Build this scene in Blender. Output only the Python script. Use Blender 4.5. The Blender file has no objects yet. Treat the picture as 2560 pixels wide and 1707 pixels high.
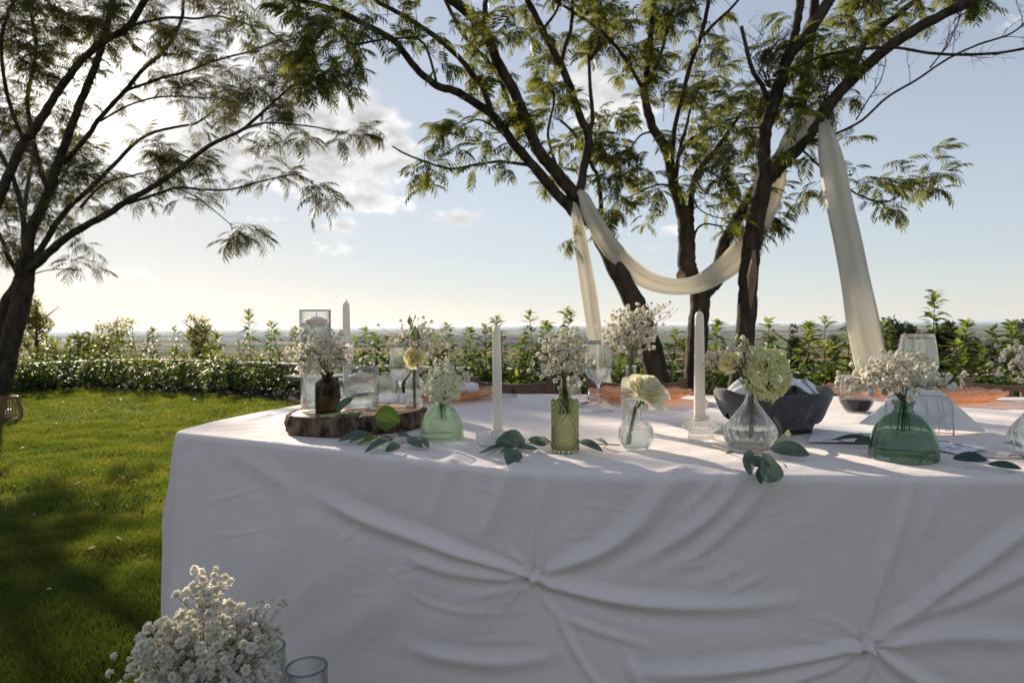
import bpy, math, random
import numpy as np
from mathutils import Vector, Matrix, Quaternion

random.seed(7)
rng = np.random.default_rng(7)
S = bpy.context.scene
COL = S.collection
PI = math.pi

# ------------------------------------------------------------------ camera
FPX = 2560 * 24.0 / 36.0
CAM = Vector((0, 0, 1.0))
PITCH, ROLL = math.radians(-1.39), math.radians(0.537)
_f = Vector((0, math.cos(PITCH), math.sin(PITCH)))
_r0 = Vector((1, 0, 0))
_u0 = Vector((0, -math.sin(PITCH), math.cos(PITCH)))
_r = _r0 * math.cos(ROLL) - _u0 * math.sin(ROLL)
_u = _u0 * math.cos(ROLL) + _r0 * math.sin(ROLL)
cam_data = bpy.data.cameras.new('camera')
cam = bpy.data.objects.new('camera', cam_data)
COL.objects.link(cam)
cam_data.sensor_width = 36.0
cam_data.lens = 24.0
cam_data.clip_start = 0.05
cam_data.clip_end = 200000
cam.matrix_world = Matrix(((_r.x, _u.x, -_f.x, CAM.x), (_r.y, _u.y, -_f.y, CAM.y), (_r.z, _u.z, -_f.z, CAM.z), (0, 0, 0, 1)))
cam_data.dof.use_dof = True
cam_data.dof.focus_distance = 1.6
cam_data.dof.aperture_fstop = 7.5
S.camera = cam

def ray(px, py):
    return _f + _r * ((px - 1280) / FPX) + _u * ((853.5 - py) / FPX)
def Pd(px, py, depth):            # point on the line of sight at world distance Y = depth
    d = ray(px, py)
    return CAM + d * (depth / d.y)
def Ph(px, py, h):                # point on the line of sight at height h
    d = ray(px, py)
    return CAM + d * ((h - CAM.z) / d.z)
def topx(P):                      # numpy (n,3) -> px
    Q = P - np.array(CAM)
    a = Q @ np.array(_r); b = Q @ np.array(_u); c = Q @ np.array(_f)
    return 1280 + FPX * a / c, 853.5 - FPX * b / c

# ------------------------------------------------------------------ world, sun, exposure
SUN = ray(195, 207).normalized()
SUN_EL = math.asin(SUN.z)
SUN_AZ = math.atan2(SUN.x, SUN.y)
world = bpy.data.worlds.new('World')
S.world = world
world.use_nodes = True
wn, wl = world.node_tree.nodes, world.node_tree.links
wn.clear()
def W(t, **k):
    n = wn.new(t)
    for a, b in k.items(): setattr(n, a, b)
    return n
def wmath(op, a, b=None, c=None, clamp=False):
    n = W('ShaderNodeMath', operation=op); n.use_clamp = clamp
    for i, v in enumerate((a, b, c)):
        if v is None: continue
        if isinstance(v, (int, float)): n.inputs[i].default_value = v
        else: wl.new(v, n.inputs[i])
    return n.outputs[0]
def wmap(v, a, b, c, d, smooth=True):
    n = W('ShaderNodeMapRange'); n.interpolation_type = 'SMOOTHSTEP' if smooth else 'LINEAR'
    wl.new(v, n.inputs[0])
    for i, x in enumerate((a, b, c, d)): n.inputs[1 + i].default_value = x
    return n.outputs[0]
sky = W('ShaderNodeTexSky', sky_type='NISHITA')
sky.sun_disc = False
sky.sun_elevation = SUN_EL
sky.sun_rotation = SUN_AZ
sky.altitude = 150
sky.air_density = 1.0
sky.dust_density = 0.35
sky.ozone_density = 2.0
tc = W('ShaderNodeTexCoord')
sep = W('ShaderNodeSeparateXYZ'); wl.new(tc.outputs['Generated'], sep.inputs[0])
dx, dy, dz = sep.outputs
hyp = wmath('SQRT', wmath('ADD', wmath('MULTIPLY', dx, dx), wmath('MULTIPLY', dy, dy)))
az = wmath('ARCTAN2', dx, dy)                # azimuth, radians, 0 = ahead
el = wmath('ARCTAN2', dz, hyp)               # elevation
def blob(px, py, rx, ry, amp):               # one bank of cloud, given by its bearing and elevation
    d = ray(px, py)
    a0 = math.atan2(d.x, d.y); e0 = math.atan2(d.z, math.hypot(d.x, d.y))
    u = wmath('DIVIDE', wmath('SUBTRACT', az, a0), rx / FPX)
    v = wmath('DIVIDE', wmath('SUBTRACT', el, e0), ry / FPX)
    q = wmath('ADD', wmath('MULTIPLY', u, u), wmath('MULTIPLY', v, v))
    return wmath('MULTIPLY', wmath('EXPONENT', wmath('MULTIPLY', q, -1.0)), amp)
BL = [(800, 360, 200, 62, .66), (940, 300, 85, 85, .46), (560, 380, 200, 50, .4), (700, 290, 140, 110, .44), (450, 340, 300, 70, .30), (330, 120, 330, 120, .42), (640, 60, 200, 90, .34), (860, 380, 150, 90, .25), (130, 250, 200, 120, .36), (60, 60, 160, 80, .3),
      (915, 510, 90, 28, .60), (865, 565, 50, 20, .55), (1160, 550, 66, 28, .60), (1530, 260, 120, 70, .62), (1690, 575, 70, 26, .42), (660, 545, 60, 14, .36),
      (1450, 200, 60, 40, .3), (230, 690, 150, 30, .34), (2330, 470, 60, 10, .34), (1800, 500, 60, 14, .25), (2450, 640, 250, 14, .24),
      (760, 470, 240, 40, .25), (1000, 640, 500, 30, .12)]
cov = None
for b in BL:
    o = blob(*b)
    cov = o if cov is None else wmath('ADD', cov, o)
cmb = W('ShaderNodeCombineXYZ'); wl.new(wmath('MULTIPLY', az, 1.0), cmb.inputs[0]); wl.new(wmath('MULTIPLY', el, 1.7), cmb.inputs[1])
def fbm(vec, scale, detail, rough, off=0.0):
    n = W('ShaderNodeTexNoise'); n.inputs['Scale'].default_value = scale; n.inputs['Detail'].default_value = detail; n.inputs['Roughness'].default_value = rough
    if off:
        m = W('ShaderNodeVectorMath', operation='ADD'); wl.new(vec, m.inputs[0]); m.inputs[1].default_value = (off * -.55, off * .4, 0); vec = m.outputs[0]
    wl.new(vec, n.inputs['Vector']); return n.outputs['Fac']
n1 = fbm(cmb.outputs[0], 9.0, 9, .62)
n1s = fbm(cmb.outputs[0], 9.0, 9, .62, .05)
n2 = fbm(cmb.outputs[0], 3.0, 4, .5)
base = wmath('ADD', cov, wmath('MULTIPLY', n2, .10))
dens = wmap(wmath('ADD', base, wmath('MULTIPLY', wmath('SUBTRACT', n1, .5), 1.7)), .26, .58, 0, 1)
lit = wmap(wmath('SUBTRACT', n1, n1s), -.10, .14, 0, 1)
thick = wmap(wmath('ADD', base, wmath('MULTIPLY', wmath('SUBTRACT', n1, .5), 1.7)), .38, .80, 0, 1)
# brightness of the cloud: brighter towards the sun, greyer where thick
sdot = W('ShaderNodeVectorMath', operation='DOT_PRODUCT'); wl.new(tc.outputs['Generated'], sdot.inputs[0]); sdot.inputs[1].default_value = SUN
sang = wmath('ARCCOSINE', wmath('MINIMUM', sdot.outputs['Value'], 1.0))
glow = wmath('EXPONENT', wmath('MULTIPLY', wmath('MULTIPLY', sang, sang), -1 / (.26 ** 2)))
glow2 = wmath('EXPONENT', wmath('MULTIPLY', wmath('MULTIPLY', sang, sang), -1 / (.075 ** 2)))
disc = wmap(sang, .003, .016, 1, 0)
cl_val = wmath('ADD', wmath('SUBTRACT', wmath('MULTIPLY_ADD', lit, 2.2, 4.6), wmath('MULTIPLY', thick, 1.6)), wmath('MULTIPLY', glow, .5))
ccol = W('ShaderNodeVectorMath', operation='SCALE'); ccol.inputs[0].default_value = (1.0, .985, .975); wl.new(cl_val, ccol.inputs['Scale'])
# air light: haze that whitens the sky low down
hz = wmath('EXPONENT', wmath('MULTIPLY', wmath('ABSOLUTE', el), -4.2))
hcol = W('ShaderNodeVectorMath', operation='SCALE'); hcol.inputs[0].default_value = (.94, .96, 1.08)
saz = wmath('EXPONENT', wmath('MULTIPLY', wmath('MULTIPLY', sang, sang), -1 / (.75 ** 2)))
wl.new(wmath('ADD', wmath('MULTIPLY', hz, 1.55), wmath('MULTIPLY_ADD', saz, .25, .36)), hcol.inputs['Scale'])
skym = W('ShaderNodeVectorMath', operation='ADD'); 
lum = W('ShaderNodeVectorMath', operation='DOT_PRODUCT'); wl.new(sky.outputs[0], lum.inputs[0]); lum.inputs[1].default_value = (.3, .5, .2)
hsv = W('ShaderNodeHueSaturation'); hsv.inputs['Saturation'].default_value = .60; wl.new(sky.outputs[0], hsv.inputs['Color'])
scs = W('ShaderNodeVectorMath', operation='SCALE'); wl.new(hsv.outputs[0], scs.inputs[0]); wl.new(wmath('DIVIDE', 1.12, wmath('ADD', 1.0, wmath('DIVIDE', lum.outputs['Value'], 3.6))), scs.inputs['Scale'])
wl.new(scs.outputs[0], skym.inputs[0]); wl.new(hcol.outputs[0], skym.inputs[1])
mix = W('ShaderNodeMix', data_type='RGBA')
wl.new(wmath('MULTIPLY', dens, .92), mix.inputs[0]); wl.new(skym.outputs[0], mix.inputs[6]); wl.new(ccol.outputs[0], mix.inputs[7])
sunadd = wmath('ADD', wmath('MULTIPLY', glow2, 9.0), wmath('MULTIPLY', disc, 12.0))
scol = W('ShaderNodeVectorMath', operation='SCALE'); scol.inputs[0].default_value = (1.0, .95, .86); wl.new(sunadd, scol.inputs['Scale'])
tot = W('ShaderNodeVectorMath', operation='ADD'); wl.new(mix.outputs[2], tot.inputs[0]); wl.new(scol.outputs[0], tot.inputs[1])
bg = W('ShaderNodeBackground'); bg.inputs['Strength'].default_value = 0.10
wl.new(tot.outputs[0], bg.inputs['Color'])
wo = W('ShaderNodeOutputWorld'); wl.new(bg.outputs[0], wo.inputs['Surface'])

sd = bpy.data.lights.new('sun', 'SUN'); sd.energy = 5.0; sd.angle = math.radians(.5); sd.color = (1.0, .86, .68)
sun = bpy.data.objects.new('sun', sd); COL.objects.link(sun)
sun.rotation_mode = 'QUATERNION'; sun.rotation_quaternion = SUN.to_track_quat('Z', 'Y')
sun.location = (-20, 30, 20)

S.view_settings.view_transform = 'Standard'
S.view_settings.look = 'None'
S.view_settings.exposure = 0.85
S.view_settings.gamma = 1
S.view_settings.use_curve_mapping = False
S.cycles.max_bounces = 14
S.cycles.transparent_max_bounces = 48
S.cycles.transmission_bounces = 14
S.cycles.volume_bounces = 0
S.cycles.sample_clamp_indirect = 6.0
S.cycles.use_denoising = True
S.cycles.blur_glossy = 0.5

# ------------------------------------------------------------------ materials
def mat(name):
    m = bpy.data.materials.new(name); m.use_nodes = True
    nt = m.node_tree; nt.nodes.clear()
    out = nt.nodes.new('ShaderNodeOutputMaterial')
    return m, nt, out
def ramp(nt, fac, stops):
    r = nt.nodes.new('ShaderNodeValToRGB'); el_ = r.color_ramp.elements
    while len(el_) < len(stops): el_.new(0.5)
    for e, (p, c) in zip(el_, stops): e.position = p; e.color = (*c, 1)
    nt.links.new(fac, r.inputs[0]); return r.outputs[0]
def noise(nt, scale, detail=4, rough=.55, coord='Object', stretch=None, dist=0):
    t = nt.nodes.new('ShaderNodeTexCoord'); v = t.outputs[coord]
    if stretch:
        mp = nt.nodes.new('ShaderNodeMapping'); mp.inputs['Scale'].default_value = stretch; nt.links.new(v, mp.inputs[0]); v = mp.outputs[0]
    n = nt.nodes.new('ShaderNodeTexNoise'); n.inputs['Scale'].default_value = scale; n.inputs['Detail'].default_value = detail
    n.inputs['Roughness'].default_value = rough; n.inputs['Distortion'].default_value = dist
    nt.links.new(v, n.inputs['Vector']); return n.outputs['Fac']
def bump(nt, h, strength, dist=.01):
    b = nt.nodes.new('ShaderNodeBump'); b.inputs['Strength'].default_value = strength; b.inputs['Distance'].default_value = dist
    nt.links.new(h, b.inputs['Height']); return b.outputs[0]
def surf(name, c1, c2=None, scale=20, rough=.7, bmp=0, bscale=None, bdist=.004, spec=.4, metal=0, coord='Object', stretch=None, transl=0, tcol=None, sheen=0, coat=0, sss=0, detail=4, lo=.35, hi=.65):
    m, nt, out = mat(name)
    p = nt.nodes.new('ShaderNodeBsdfPrincipled')
    p.inputs['Roughness'].default_value = rough; p.inputs['Metallic'].default_value = metal
    p.inputs['Specular IOR Level'].default_value = spec; p.inputs['Sheen Weight'].default_value = sheen; p.inputs['Coat Weight'].default_value = coat
    if sss:
        p.inputs['Subsurface Weight'].default_value = sss; p.inputs['Subsurface Scale'].default_value = .01
    if c2 is None: p.inputs['Base Color'].default_value = (*c1, 1)
    else: nt.links.new(ramp(nt, noise(nt, scale, detail, coord=coord, stretch=stretch), [(lo, c1), (hi, c2)]), p.inputs['Base Color'])
    if bmp: nt.links.new(bump(nt, noise(nt, bscale or scale, 6, coord=coord, stretch=stretch), bmp, bdist), p.inputs['Normal'])
    sh = p.outputs[0]
    if transl:
        t = nt.nodes.new('ShaderNodeBsdfTranslucent'); t.inputs[0].default_value = (*(tcol or c1), 1)
        mx = nt.nodes.new('ShaderNodeMixShader'); mx.inputs[0].default_value = transl
        nt.links.new(sh, mx.inputs[1]); nt.links.new(t.outputs[0], mx.inputs[2]); sh = mx.outputs[0]
    nt.links.new(sh, out.inputs[0]); return m
def thin_glass(name, col=(.985, .99, .985), boost=1.0, rough=.0, bmp=0, bscale=60):
    m, nt, out = mat(name)
    t = nt.nodes.new('ShaderNodeBsdfTransparent'); t.inputs[0].default_value = (*col, 1)
    g = nt.nodes.new('ShaderNodeBsdfGlossy'); g.inputs['Roughness'].default_value = .02 + rough
    lw = nt.nodes.new('ShaderNodeLayerWeight'); lw.inputs['Blend'].default_value = .5
    pw = nt.nodes.new('ShaderNodeMath'); pw.operation = 'POWER'; pw.inputs[1].default_value = 3.0; nt.links.new(lw.outputs['Facing'], pw.inputs[0])
    f = nt.nodes.new('ShaderNodeMath'); f.operation = 'MULTIPLY_ADD'; f.inputs[1].default_value = .85 * boost; f.inputs[2].default_value = .05 * boost; f.use_clamp = True
    nt.links.new(pw.outputs[0], f.inputs[0])
    if bmp:
        b = bump(nt, noise(nt, bscale, 4), bmp, .002); nt.links.new(b, g.inputs['Normal']); nt.links.new(b, lw.inputs['Normal'])
    p2 = nt.nodes.new('ShaderNodeMath'); p2.operation = 'POWER'; p2.inputs[1].default_value = 5; nt.links.new(lw.outputs['Facing'], p2.inputs[0])
    cmx = nt.nodes.new('ShaderNodeMix'); cmx.data_type = 'RGBA'; cmx.inputs[6].default_value = (*col, 1); cmx.inputs[7].default_value = (.42, .46, .50, 1); nt.links.new(p2.outputs[0], cmx.inputs[0]); nt.links.new(cmx.outputs[2], t.inputs[0])
    mx = nt.nodes.new('ShaderNodeMixShader'); nt.links.new(f.outputs[0], mx.inputs[0])
    nt.links.new(t.outputs[0], mx.inputs[1]); nt.links.new(g.outputs[0], mx.inputs[2]); nt.links.new(mx.outputs[0], out.inputs[0])
    return m
def thick_glass(name, col, clear=.35, ior=1.45, rough=0.0, bmp=0, bscale=80, tcol=None):
    m, nt, out = mat(name)
    g = nt.nodes.new('ShaderNodeBsdfGlass'); g.inputs['Color'].default_value = (*col, 1); g.inputs['IOR'].default_value = ior; g.inputs['Roughness'].default_value = rough
    t = nt.nodes.new('ShaderNodeBsdfTransparent'); t.inputs[0].default_value = (*(tcol or col), 1)
    if bmp: nt.links.new(bump(nt, noise(nt, bscale, 3), bmp, .003), g.inputs['Normal'])
    mx = nt.nodes.new('ShaderNodeMixShader'); mx.inputs[0].default_value = clear
    nt.links.new(g.outputs[0], mx.inputs[1]); nt.links.new(t.outputs[0], mx.inputs[2]); nt.links.new(mx.outputs[0], out.inputs[0])
    return m

# ------------------------------------------------------------------ objects and meshes
def tag(o, label=None, cat=None, group=None, kind=None):
    if label: o['label'] = label
    if cat: o['category'] = cat
    if group: o['group'] = group
    if kind: o['kind'] = kind
    return o
def empty(name, loc, label, cat, group=None):
    o = bpy.data.objects.new(name, None); COL.objects.link(o); o.location = loc; o.empty_display_size = .05
    return tag(o, label, cat, group)
def link(name, me, parent=None, loc=(0, 0, 0), m=None):
    o = bpy.data.objects.new(name, me); COL.objects.link(o); o.location = loc
    if parent is not None: o.parent = parent
    if m is not None and not me.materials: me.materials.append(m)
    return o
def mesh_np(name, V, F, m=None, smooth=True):
    V = np.asarray(V, dtype=np.float32); F = np.asarray(F, dtype=np.int32)
    me = bpy.data.meshes.new(name); k = F.shape[1]; n = len(F)
    me.vertices.add(len(V)); me.vertices.foreach_set('co', V.ravel())
    me.loops.add(n * k); me.loops.foreach_set('vertex_index', F.ravel())
    me.polygons.add(n); me.polygons.foreach_set('loop_start', np.arange(0, n * k, k, dtype=np.int32))
    try: me.polygons.foreach_set('loop_total', np.full(n, k, dtype=np.int32))
    except Exception: pass
    me.update(calc_edges=True); me.validate()
    if smooth: me.polygons.foreach_set('use_smooth', np.ones(len(me.polygons), dtype=bool))
    if m: me.materials.append(m)
    return me
class MB:
    def __init__(s): s.v = []; s.f = []
    def add(s, v, f):
        b = len(s.v); s.v += [tuple(x) for x in v]; s.f += [tuple(i + b for i in q) for q in f]; return s
    def build(s, name, m, parent=None, smooth=True, loc=(0, 0, 0)):
        me = bpy.data.meshes.new(name); me.from_pydata(s.v, [], s.f); me.update()
        if smooth: me.polygons.foreach_set('use_smooth', [True] * len(me.polygons))
        me.materials.append(m)
        return link(name, me, parent, loc)
    def box(s, c, d, rot=0, bev=0):
        cx, cy, cz = c; x, y, z = d[0] / 2, d[1] / 2, d[2] / 2
        R = Matrix.Rotation(rot, 3, 'Z')
        v = [R @ Vector((a * x, b * y, e * z)) + Vector(c) for e in (-1, 1) for a, b in ((-1, -1), (1, -1), (1, 1), (-1, 1))]
        s.add(v, [(3, 2, 1, 0), (4, 5, 6, 7), (0, 1, 5, 4), (1, 2, 6, 5), (2, 3, 7, 6), (3, 0, 4, 7)]); return s
    def tube(s, pts, rad, n=8, cap=True):
        pts = [Vector(p) for p in pts]; m_ = len(pts)
        if not hasattr(rad, '__len__'): rad = [rad] * m_
        v = []; f = []; ref = None
        for i, p in enumerate(pts):
            t = (pts[min(i + 1, m_ - 1)] - pts[max(i - 1, 0)])
            if t.length < 1e-9: t = Vector((0, 0, 1))
            t.normalize()
            if ref is None:
                ref = Vector((0, 0, 1)) if abs(t.z) < .9 else Vector((1, 0, 0))
            a = t.cross(ref)
            if a.length < 1e-6: a = t.cross(Vector((.3, .8, .5)))
            a.normalize(); b = a.cross(t).normalized(); ref = b
            for j in range(n):
                q = 2 * PI * j / n; v.append(p + (a * math.cos(q) + b * math.sin(q)) * rad[i])
        for i in range(m_ - 1):
            for j in range(n):
                k = (j + 1) % n; f.append((i * n + j, i * n + k, (i + 1) * n + k, (i + 1) * n + j))
        if cap: f.append(tuple(range(n))[::-1]); f.append(tuple((m_ - 1) * n + j for j in range(n)))
        s.add(v, f); return s
    def lathe(s, prof, n=48, mod=None, c=(0, 0, 0), close=False, sx=1, sy=1):
        v = []; f = []; m_ = len(prof)
        for i, (r, z) in enumerate(prof):
            for j in range(n):
                q = 2 * PI * j / n; rr = r * (mod(q, z, i) if mod else 1)
                v.append((c[0] + rr * math.cos(q) * sx, c[1] + rr * math.sin(q) * sy, c[2] + z))
        for i in range(m_ - 1 + (1 if close else 0)):
            i2 = (i + 1) % m_
            for j in range(n):
                k = (j + 1) % n; f.append((i * n + j, i * n + k, i2 * n + k, i2 * n + j))
        if not close:
            if prof[0][0] > 1e-6: f.append(tuple(range(n))[::-1])
            if prof[-1][0] > 1e-6: f.append(tuple((m_ - 1) * n + j for j in range(n)))
        s.add(v, f); return s
    def ball(s, c, r, n=10, m=7, sx=1, sy=1, sz=1):
        return s.lathe([(max(1e-5, r * math.sin(PI * i / m)), -r * math.cos(PI * i / m) * sz) for i in range(m + 1)], n, None, c, sx=sx, sy=sy)
def smooth_path(pts, n=6):
    pts = [Vector(p) for p in pts]; out = []
    for i in range(len(pts) - 1):
        p0, p1, p2, p3 = pts[max(i - 1, 0)], pts[i], pts[i + 1], pts[min(i + 2, len(pts) - 1)]
        for k in range(n):
            t = k / n
            out.append(.5 * ((2 * p1) + (-p0 + p2) * t + (2 * p0 - 5 * p1 + 4 * p2 - p3) * t * t + (-p0 + 3 * p1 - 3 * p2 + p3) * t ** 3))
    out.append(pts[-1]); return out
def lerp(a, b, t): return a + (b - a) * t
def U(a, b): return random.uniform(a, b)
# ------------------------------------------------------------------ the setting: ground, hillside, plain, wall
WALL = [(-11.5, -6), (-10.6, 2), (-9.4, 8), (-8.6, 11.2), (-8.1, 12.7), (-7.5, 13.2), (-6.4, 12.8), (-4.96, 12.0), (-3.4, 11.0), (-2.0, 10.25), (-.55, 9.48), (2.1, 8.46), (5.5, 7.37), (9.5, 6.0), (16, 3.6), (26, 0)]
EDGE = [(-10.6, -6), (-9.7, 2), (-8.5, 8), (-7.95, 10.3), (-7.4, 11.1), (-7.0, 11.3), (-5.9, 10.8), (-4.07, 9.84), (-2.75, 8.85), (-1.6, 8.15), (-.3, 7.65), (2.1, 6.75), (5.5, 5.7), (9.2, 4.6), (15.6, 2.2), (25.5, -1.4)]
wallp = smooth_path([(x, y, 0) for x, y in WALL], 6)
edgep = smooth_path([(x, y, 0) for x, y in EDGE], 6)

m_lawn = surf('lawn_soil', (.030, .052, .012), (.055, .085, .018), 9, .95, .6, 60, .01, spec=.1)
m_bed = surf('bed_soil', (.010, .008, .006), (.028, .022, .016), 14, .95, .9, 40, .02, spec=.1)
# lawn sheet
v = [(p.x, p.y, 0) for p in edgep] + [(p.x if p.x < 0 else p.x, -40, 0) for p in edgep]
mb = MB(); n = len(edgep)
rows = 14
vv = []
for k in range(rows + 1):
    for p in edgep: vv.append((p.x, lerp(p.y, -40, (k / rows) ** 1.6), 0))
ff = [(k * n + i, (k + 1) * n + i, (k + 1) * n + i + 1, k * n + i + 1) for k in range(rows) for i in range(n - 1)]
mb.add(vv, ff)
tag(mb.build('lawn', m_lawn), 'mown green lawn around the table', kind='structure')
# planting bed between lawn and wall, slightly mounded
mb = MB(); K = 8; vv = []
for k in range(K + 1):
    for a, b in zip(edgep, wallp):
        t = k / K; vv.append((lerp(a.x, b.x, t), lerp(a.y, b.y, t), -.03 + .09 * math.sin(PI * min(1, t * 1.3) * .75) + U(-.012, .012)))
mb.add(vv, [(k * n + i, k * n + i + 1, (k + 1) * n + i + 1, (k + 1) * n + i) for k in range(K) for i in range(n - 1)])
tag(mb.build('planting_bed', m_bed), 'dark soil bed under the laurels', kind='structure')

# low wall with a pale coping
m_wall = surf('wall_render', (.12, .105, .09), (.19, .165, .14), 5, .9, .5, 40, .01, spec=.15)
m_cope = surf('coping_stone', (.42, .38, .33), (.55, .50, .44), 8, .8, .4, 60, .006, spec=.2)
low_wall = empty('garden_wall', (0, 9, 0), 'low grey rendered wall with pale coping curving behind the laurel plants', 'wall')
WH = .40
def strip(path, w0, w1, z0, z1, name, m, parent, i0, i1, gap=0.0):
    pts = path[i0:i1 + 1]; v = []
    for i, p in enumerate(pts):
        a = pts[max(i - 1, 0)]; b = pts[min(i + 1, len(pts) - 1)]; t = (b - a).normalized(); nrm = Vector((-t.y, t.x, 0))
        q = p.copy()
        if i == 0: q = q + t * gap
        if i == len(pts) - 1: q = q - t * gap
        q = q - parent.location
        for w, z in ((w0, z0), (w1, z0), (w1, z1), (w0, z1)): v.append((q.x + nrm.x * w, q.y + nrm.y * w, z))
    f = []
    for i in range(len(pts) - 1):
        for j in range(4): f.append((i * 4 + j, i * 4 + (j + 1) % 4, (i + 1) * 4 + (j + 1) % 4, (i + 1) * 4 + j))
    f += [(3, 2, 1, 0), tuple((len(pts) - 1) * 4 + j for j in range(4))]
    M = MB().add(v, f); return M.build(name, m, parent, smooth=False)
strip(wallp, .0, .22, -.5, WH - .05, 'wall_body', m_wall, low_wall, 0, len(wallp) - 1)
i = 0
while i < len(wallp) - 1:
    j = min(i + 2, len(wallp) - 1)
    strip(wallp, -.035, .27, WH - .049, WH, 'coping_slab', m_cope, low_wall, i, j, .004); i = j

# hillside and plain: one sheet to the horizon
def hill_h(x, y):
    # distance beyond the terrace
    d = np.hypot(x, y * 1.0)
    out = np.clip((y - (9.3 - .36 * x)) / 1.06, 0, None)
    out2 = np.clip(-11.6 - x, 0, None)
    e = np.maximum(out, out2) + np.clip(d - 60, 0, None)
    return -.55 - e * .055 - .21 * np.clip(e - 30, 0, 260) - np.clip(e - 290, 0, 400) * .025
rad = np.concatenate([np.linspace(0, 14, 8), np.geomspace(16, 70000, 90)])
A_ = 240; th = np.linspace(0, 2 * PI, A_, endpoint=False)
RR, TT = np.meshgrid(rad, th, indexing='ij')
X = RR * np.sin(TT); Y = RR * np.cos(TT)
Z = hill_h(X, Y)
inside = (np.hypot(X, Y) < 16)
Z = np.where(inside, np.minimum(Z, -.55), Z)
PLAIN = -72.0
Z = np.maximum(Z, PLAIN) + np.where(RR > 9000, (RR / 70000) ** 2 * 20 * (1 + .5 * np.sin(TT * 23) + .4 * np.sin(TT * 57 + 1)), 0) + np.where((RR > 18) & (RR < 200), .25 * np.sin(X * .31) * np.sin(Y * .27), 0)
V = np.stack([X, Y, Z], -1).reshape(-1, 3)
I = np.arange(len(rad) - 1)[:, None] * A_; J = np.arange(A_)[None, :]; J2 = (J + 1) % A_
F = np.stack([I + J, I + A_ + J, I + A_ + J2, I + J2], -1).reshape(-1, 4)
m_plain, nt, out = mat('farmland')
tcn = nt.nodes.new('ShaderNodeTexCoord')
mp = nt.nodes.new('ShaderNodeMapping'); mp.inputs['Scale'].default_value = (1 / 900, 1 / 330, 0); mp.inputs['Rotation'].default_value = (0, 0, .12)
nt.links.new(tcn.outputs['Object'], mp.inputs[0])
vo = nt.nodes.new('ShaderNodeTexVoronoi'); vo.distance = 'MANHATTAN'; vo.inputs['Scale'].default_value = 1.0; vo.inputs['Randomness'].default_value = .8
nt.links.new(mp.outputs[0], vo.inputs['Vector'])
s3 = nt.nodes.new('ShaderNodeSeparateColor'); nt.links.new(vo.outputs['Color'], s3.inputs[0])
fields = ramp(nt, s3.outputs[0], [(0, (.08, .12, .035)), (.16, (.10, .15, .045)), (.3, (.30, .20, .12)), (.44, (.36, .25, .15)), (.56, (.12, .11, .07)), (.68, (.36, .25, .16)), (.8, (.16, .15, .07)), (.92, (.40, .29, .18)), (1, (.20, .14, .10))])
fields.node.color_ramp.interpolation = 'CONSTANT'
wet = ramp(nt, noise(nt, .0006, 5, .6, stretch=(1, 2.4, 1)), [(.46, (1, 1, 1)), (.56, (.18, .24, .22))])
vari = ramp(nt, noise(nt, .004, 8, .7, stretch=(1, 3, 1)), [(.3, (.75, .78, .8)), (.7, (1.15, 1.1, 1.0))])
mm = nt.nodes.new('ShaderNodeMix'); mm.data_type = 'RGBA'; mm.blend_type = 'MULTIPLY'; mm.inputs[0].default_value = 1
nt.links.new(fields, mm.inputs[6]); nt.links.new(wet, mm.inputs[7])
mm2 = nt.nodes.new('ShaderNodeMix'); mm2.data_type = 'RGBA'; mm2.blend_type = 'MULTIPLY'; mm2.inputs[0].default_value = 1
nt.links.new(mm.outputs[2], mm2.inputs[6]); nt.links.new(vari, mm2.inputs[7])
near = ramp(nt, noise(nt, .25, 6, .6), [(.3, (.05, .07, .02)), (.7, (.13, .13, .04))])
gm = nt.nodes.new('ShaderNodeNewGeometry'); sx = nt.nodes.new('ShaderNodeSeparateXYZ'); nt.links.new(gm.outputs['Position'], sx.inputs[0])
mr = nt.nodes.new('ShaderNodeMapRange'); nt.links.new(sx.outputs[2], mr.inputs[0]); mr.inputs[1].default_value = -70; mr.inputs[2].default_value = -60; mr.inputs[3].default_value = 0; mr.inputs[4].default_value = 1
mm3 = nt.nodes.new('ShaderNodeMix'); mm3.data_type = 'RGBA'; nt.links.new(mr.outputs[0], mm3.inputs[0]); nt.links.new(mm2.outputs[2], mm3.inputs[6]); nt.links.new(near, mm3.inputs[7])
pb = nt.nodes.new('ShaderNodeBsdfDiffuse'); nt.links.new(mm3.outputs[2], pb.inputs[0]); nt.links.new(pb.outputs[0], out.inputs[0])
tag(link('ground', mesh_np('ground', V, F, m_plain)), 'slope and wide farmed plain reaching the horizon', kind='structure')

# merge helper: copies of templates placed by matrices
def scatter(templates, mats, which):
    Vs = []; Fs = []; b = 0
    for k, (tv, tf) in enumerate(templates):
        sel = [M for M, w in zip(mats, which) if w == k]
        if not sel: continue
        M = np.array([np.array(x) for x in sel])
        P = np.einsum('nij,vj->nvi', M[:, :3, :3], tv) + M[:, None, :3, 3]
        nv = tv.shape[0]; Vs.append(P.reshape(-1, 3))
        Fs.append((tf[None] + (np.arange(len(sel)) * nv)[:, None, None] + b).reshape(-1, tf.shape[1])); b += nv * len(sel)
    return np.concatenate(Vs), np.concatenate(Fs)
def basis(xax, up, loc, sc=1.0):     # x along xax, z near up
    x = Vector(xax).normalized(); z = Vector(up); z = (z - x * z.dot(x))
    if z.length < 1e-5: z = x.orthogonal()
    z.normalize(); y = z.cross(x)
    return Matrix(((x.x * sc, y.x * sc, z.x * sc, loc[0]), (x.y * sc, y.y * sc, z.y * sc, loc[1]), (x.z * sc, y.z * sc, z.z * sc, loc[2]), (0, 0, 0, 1)))
def rndv():
    while True:
        q = Vector((U(-1, 1), U(-1, 1), U(-1, 1)))
        if .05 < q.length < 1: return q.normalized()

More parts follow.
